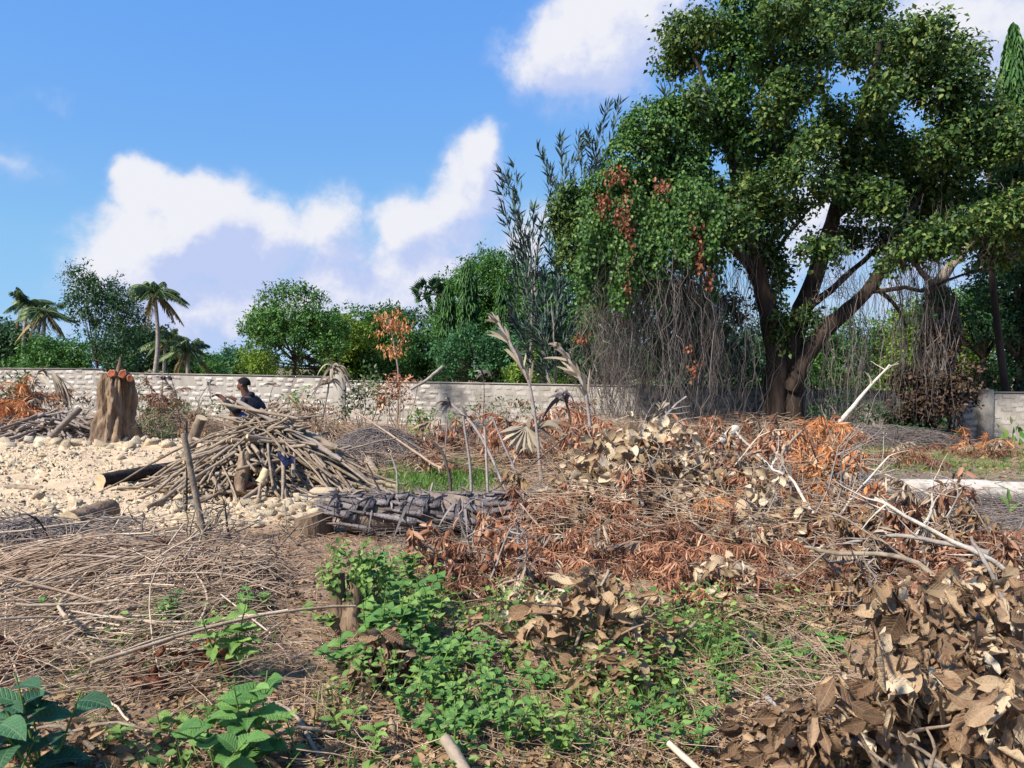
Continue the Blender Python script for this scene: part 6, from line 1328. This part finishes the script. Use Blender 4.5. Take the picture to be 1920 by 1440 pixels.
for i, (x, y) in enumerate(pos): plant('leafy green weed right of the reddish tan leaf heap', G(x, y + 10), R.uniform(.1, .18), 3, 6, .05, 'broad', .07, 100+i, 'weed_plant', .3, 'weeds right of the tan heap')
pos = [(700,1420),(640,1390),(560,1420),(300,1400),(230,1400)]
for i, (x, y) in enumerate(pos): plant('small pale green weed along the bottom edge', G(x, y + 10), R.uniform(.1, .18), 2, 6, .07, 'lime', .06, 110+i, 'weed_plant', .3, 'weeds along the bottom edge')
pos = [(310,1170),(330,1160),(500,1130),(470,1150),(90,1160),(60,1120)]
for i, (x, y) in enumerate(pos): plant('green weed poking through the twig tangle', G(x, y + 15), R.uniform(.12, .22), 3, 7, .06, 'broad', .06, 120+i, 'weed_plant', .4, 'weeds in the twig tangle')
plant('upright pale green leaf shoot at the right edge before the ash white log', GD(1895, 7.8), .3, 1, 3, .16, 'lime', .02, 130, up=1.0)

# ------------------------------------------------------------------ uncountable ground cover
def cover():
    def pick(n, D0, D1, px0, px1, fn):
        D = D0*(D1/D0)**R.random(n); x = (R.uniform(px0, px1, n) - 960)/FPX*D; k = fn(x, D) > R.random(n); return x[k], D[k]
    mb = MB(); x, y = pick(30000, 2.6, 7.5, -80, 2000, lambda a, b: np.clip(green(a, b)*1.15 - .12, 0, 1)); n = len(x)
    hgt = R.random(n)**1.6*.2*(.3 + green(x, y)); pos = np.c_[x, y, H(x, y) + hgt + .005]; l = R.uniform(.014, .045, n)*np.where(R.random(n) < .15, 1.5, 1)
    leaves(mb, pos, np.c_[R.normal(0, 1, (n, 2)), R.normal(.15, .4, n)], np.c_[R.normal(0, .35, (n, 2)), np.ones(n)], l, l*.7, T_MID)
    tag(mb.build('creeper_cover', M['herb'], origin=(0, 0, 0)), 'low green creepers carpeting the foreground between dead leaf heaps', 'ground cover', kind='stuff')
    gb = MB(); ms = [(26000, 2.6, 7.5, -80, 2000, lambda a, b: np.clip(green(a, b)*.95 - .05, 0, 1), .15), (26000, 9, 19, -80, 2000, lambda a, b: np.clip(green(a, b)*1.2, 0, 1)*(1 - clearing(a, b)), .2)]
    ms.append((5000, 9.6, 13.5, 730, 930, lambda a, b: gauss(a, b, -1.0, 11.2, .9, 1.4), .2))
    for (n, a, b, c, d, f, hh) in ms:
        x, y = pick(n, a, b, c, d, f); n = len(x); l = R.uniform(.4, 1.1, n)*hh
        leaves(gb, np.c_[x, y, H(x, y) - .005], np.c_[R.normal(0, .5, (n, 2)), np.ones(n)*.8], np.c_[R.normal(0, 1, (n, 2)), R.normal(0, .3, n)], l, np.where(y < 8, .006, .011), T_STRIP)
    tag(gb.build('grass', M['grass'], origin=(0, 0, 0)), 'tufts of green grass growing between the debris', 'grass', kind='stuff')
    sb = MB()
    for (n, a, b, c, d, hh, ww) in ((14000, 2.7, 8.5, -80, 2000, .1, .0035), (12000, 9, 20, -80, 2000, .2, .009)):
        x, y = pick(n, a, b, c, d, lambda p, q: (1 - clearing(p, q))*.8); n = len(x); l = R.uniform(.3, 1.1, n)*hh
        leaves(sb, np.c_[x, y, H(x, y) + .004], np.c_[R.normal(0, 1, (n, 2)), np.abs(R.normal(.12, .35, n))], np.c_[R.normal(0, .6, (n, 2)), np.ones(n)], l, ww, T_STRIP)
    tag(sb.build('dry_grass', M['straw'], origin=(0, 0, 0)), 'straw coloured dry grass flattened over the plot', 'dry grass', kind='stuff')
    lb = MB()
    for (n, a, b, c, d, lo, hi) in ((26000, 2.6, 8.5, -80, 2000, .015, .06), (9000, 8.5, 20, -80, 2000, .05, .11)):
        x, y = pick(n, a, b, c, d, lambda p, q: (1 - clearing(p, q)*.92)*(.35 + .9*np.clip(fbm(p*1.2 + 9, q*1.2, 3) + .4, 0, 1))); n = len(x); l = R.uniform(lo, hi, n)
        leaves(lb, np.c_[x, y, H(x, y) + .008 + R.random(n)*.02], np.c_[R.normal(0, 1, (n, 2)), R.normal(0, .3, n)], np.c_[R.normal(0, .5, (n, 2)), np.ones(n)], l, l*.5, T_MID)
    tag(lb.build('leaf_litter', M['litter'], origin=(0, 0, 0)), 'small brown dead leaves littering the ground', 'leaf litter', kind='stuff')
cover()
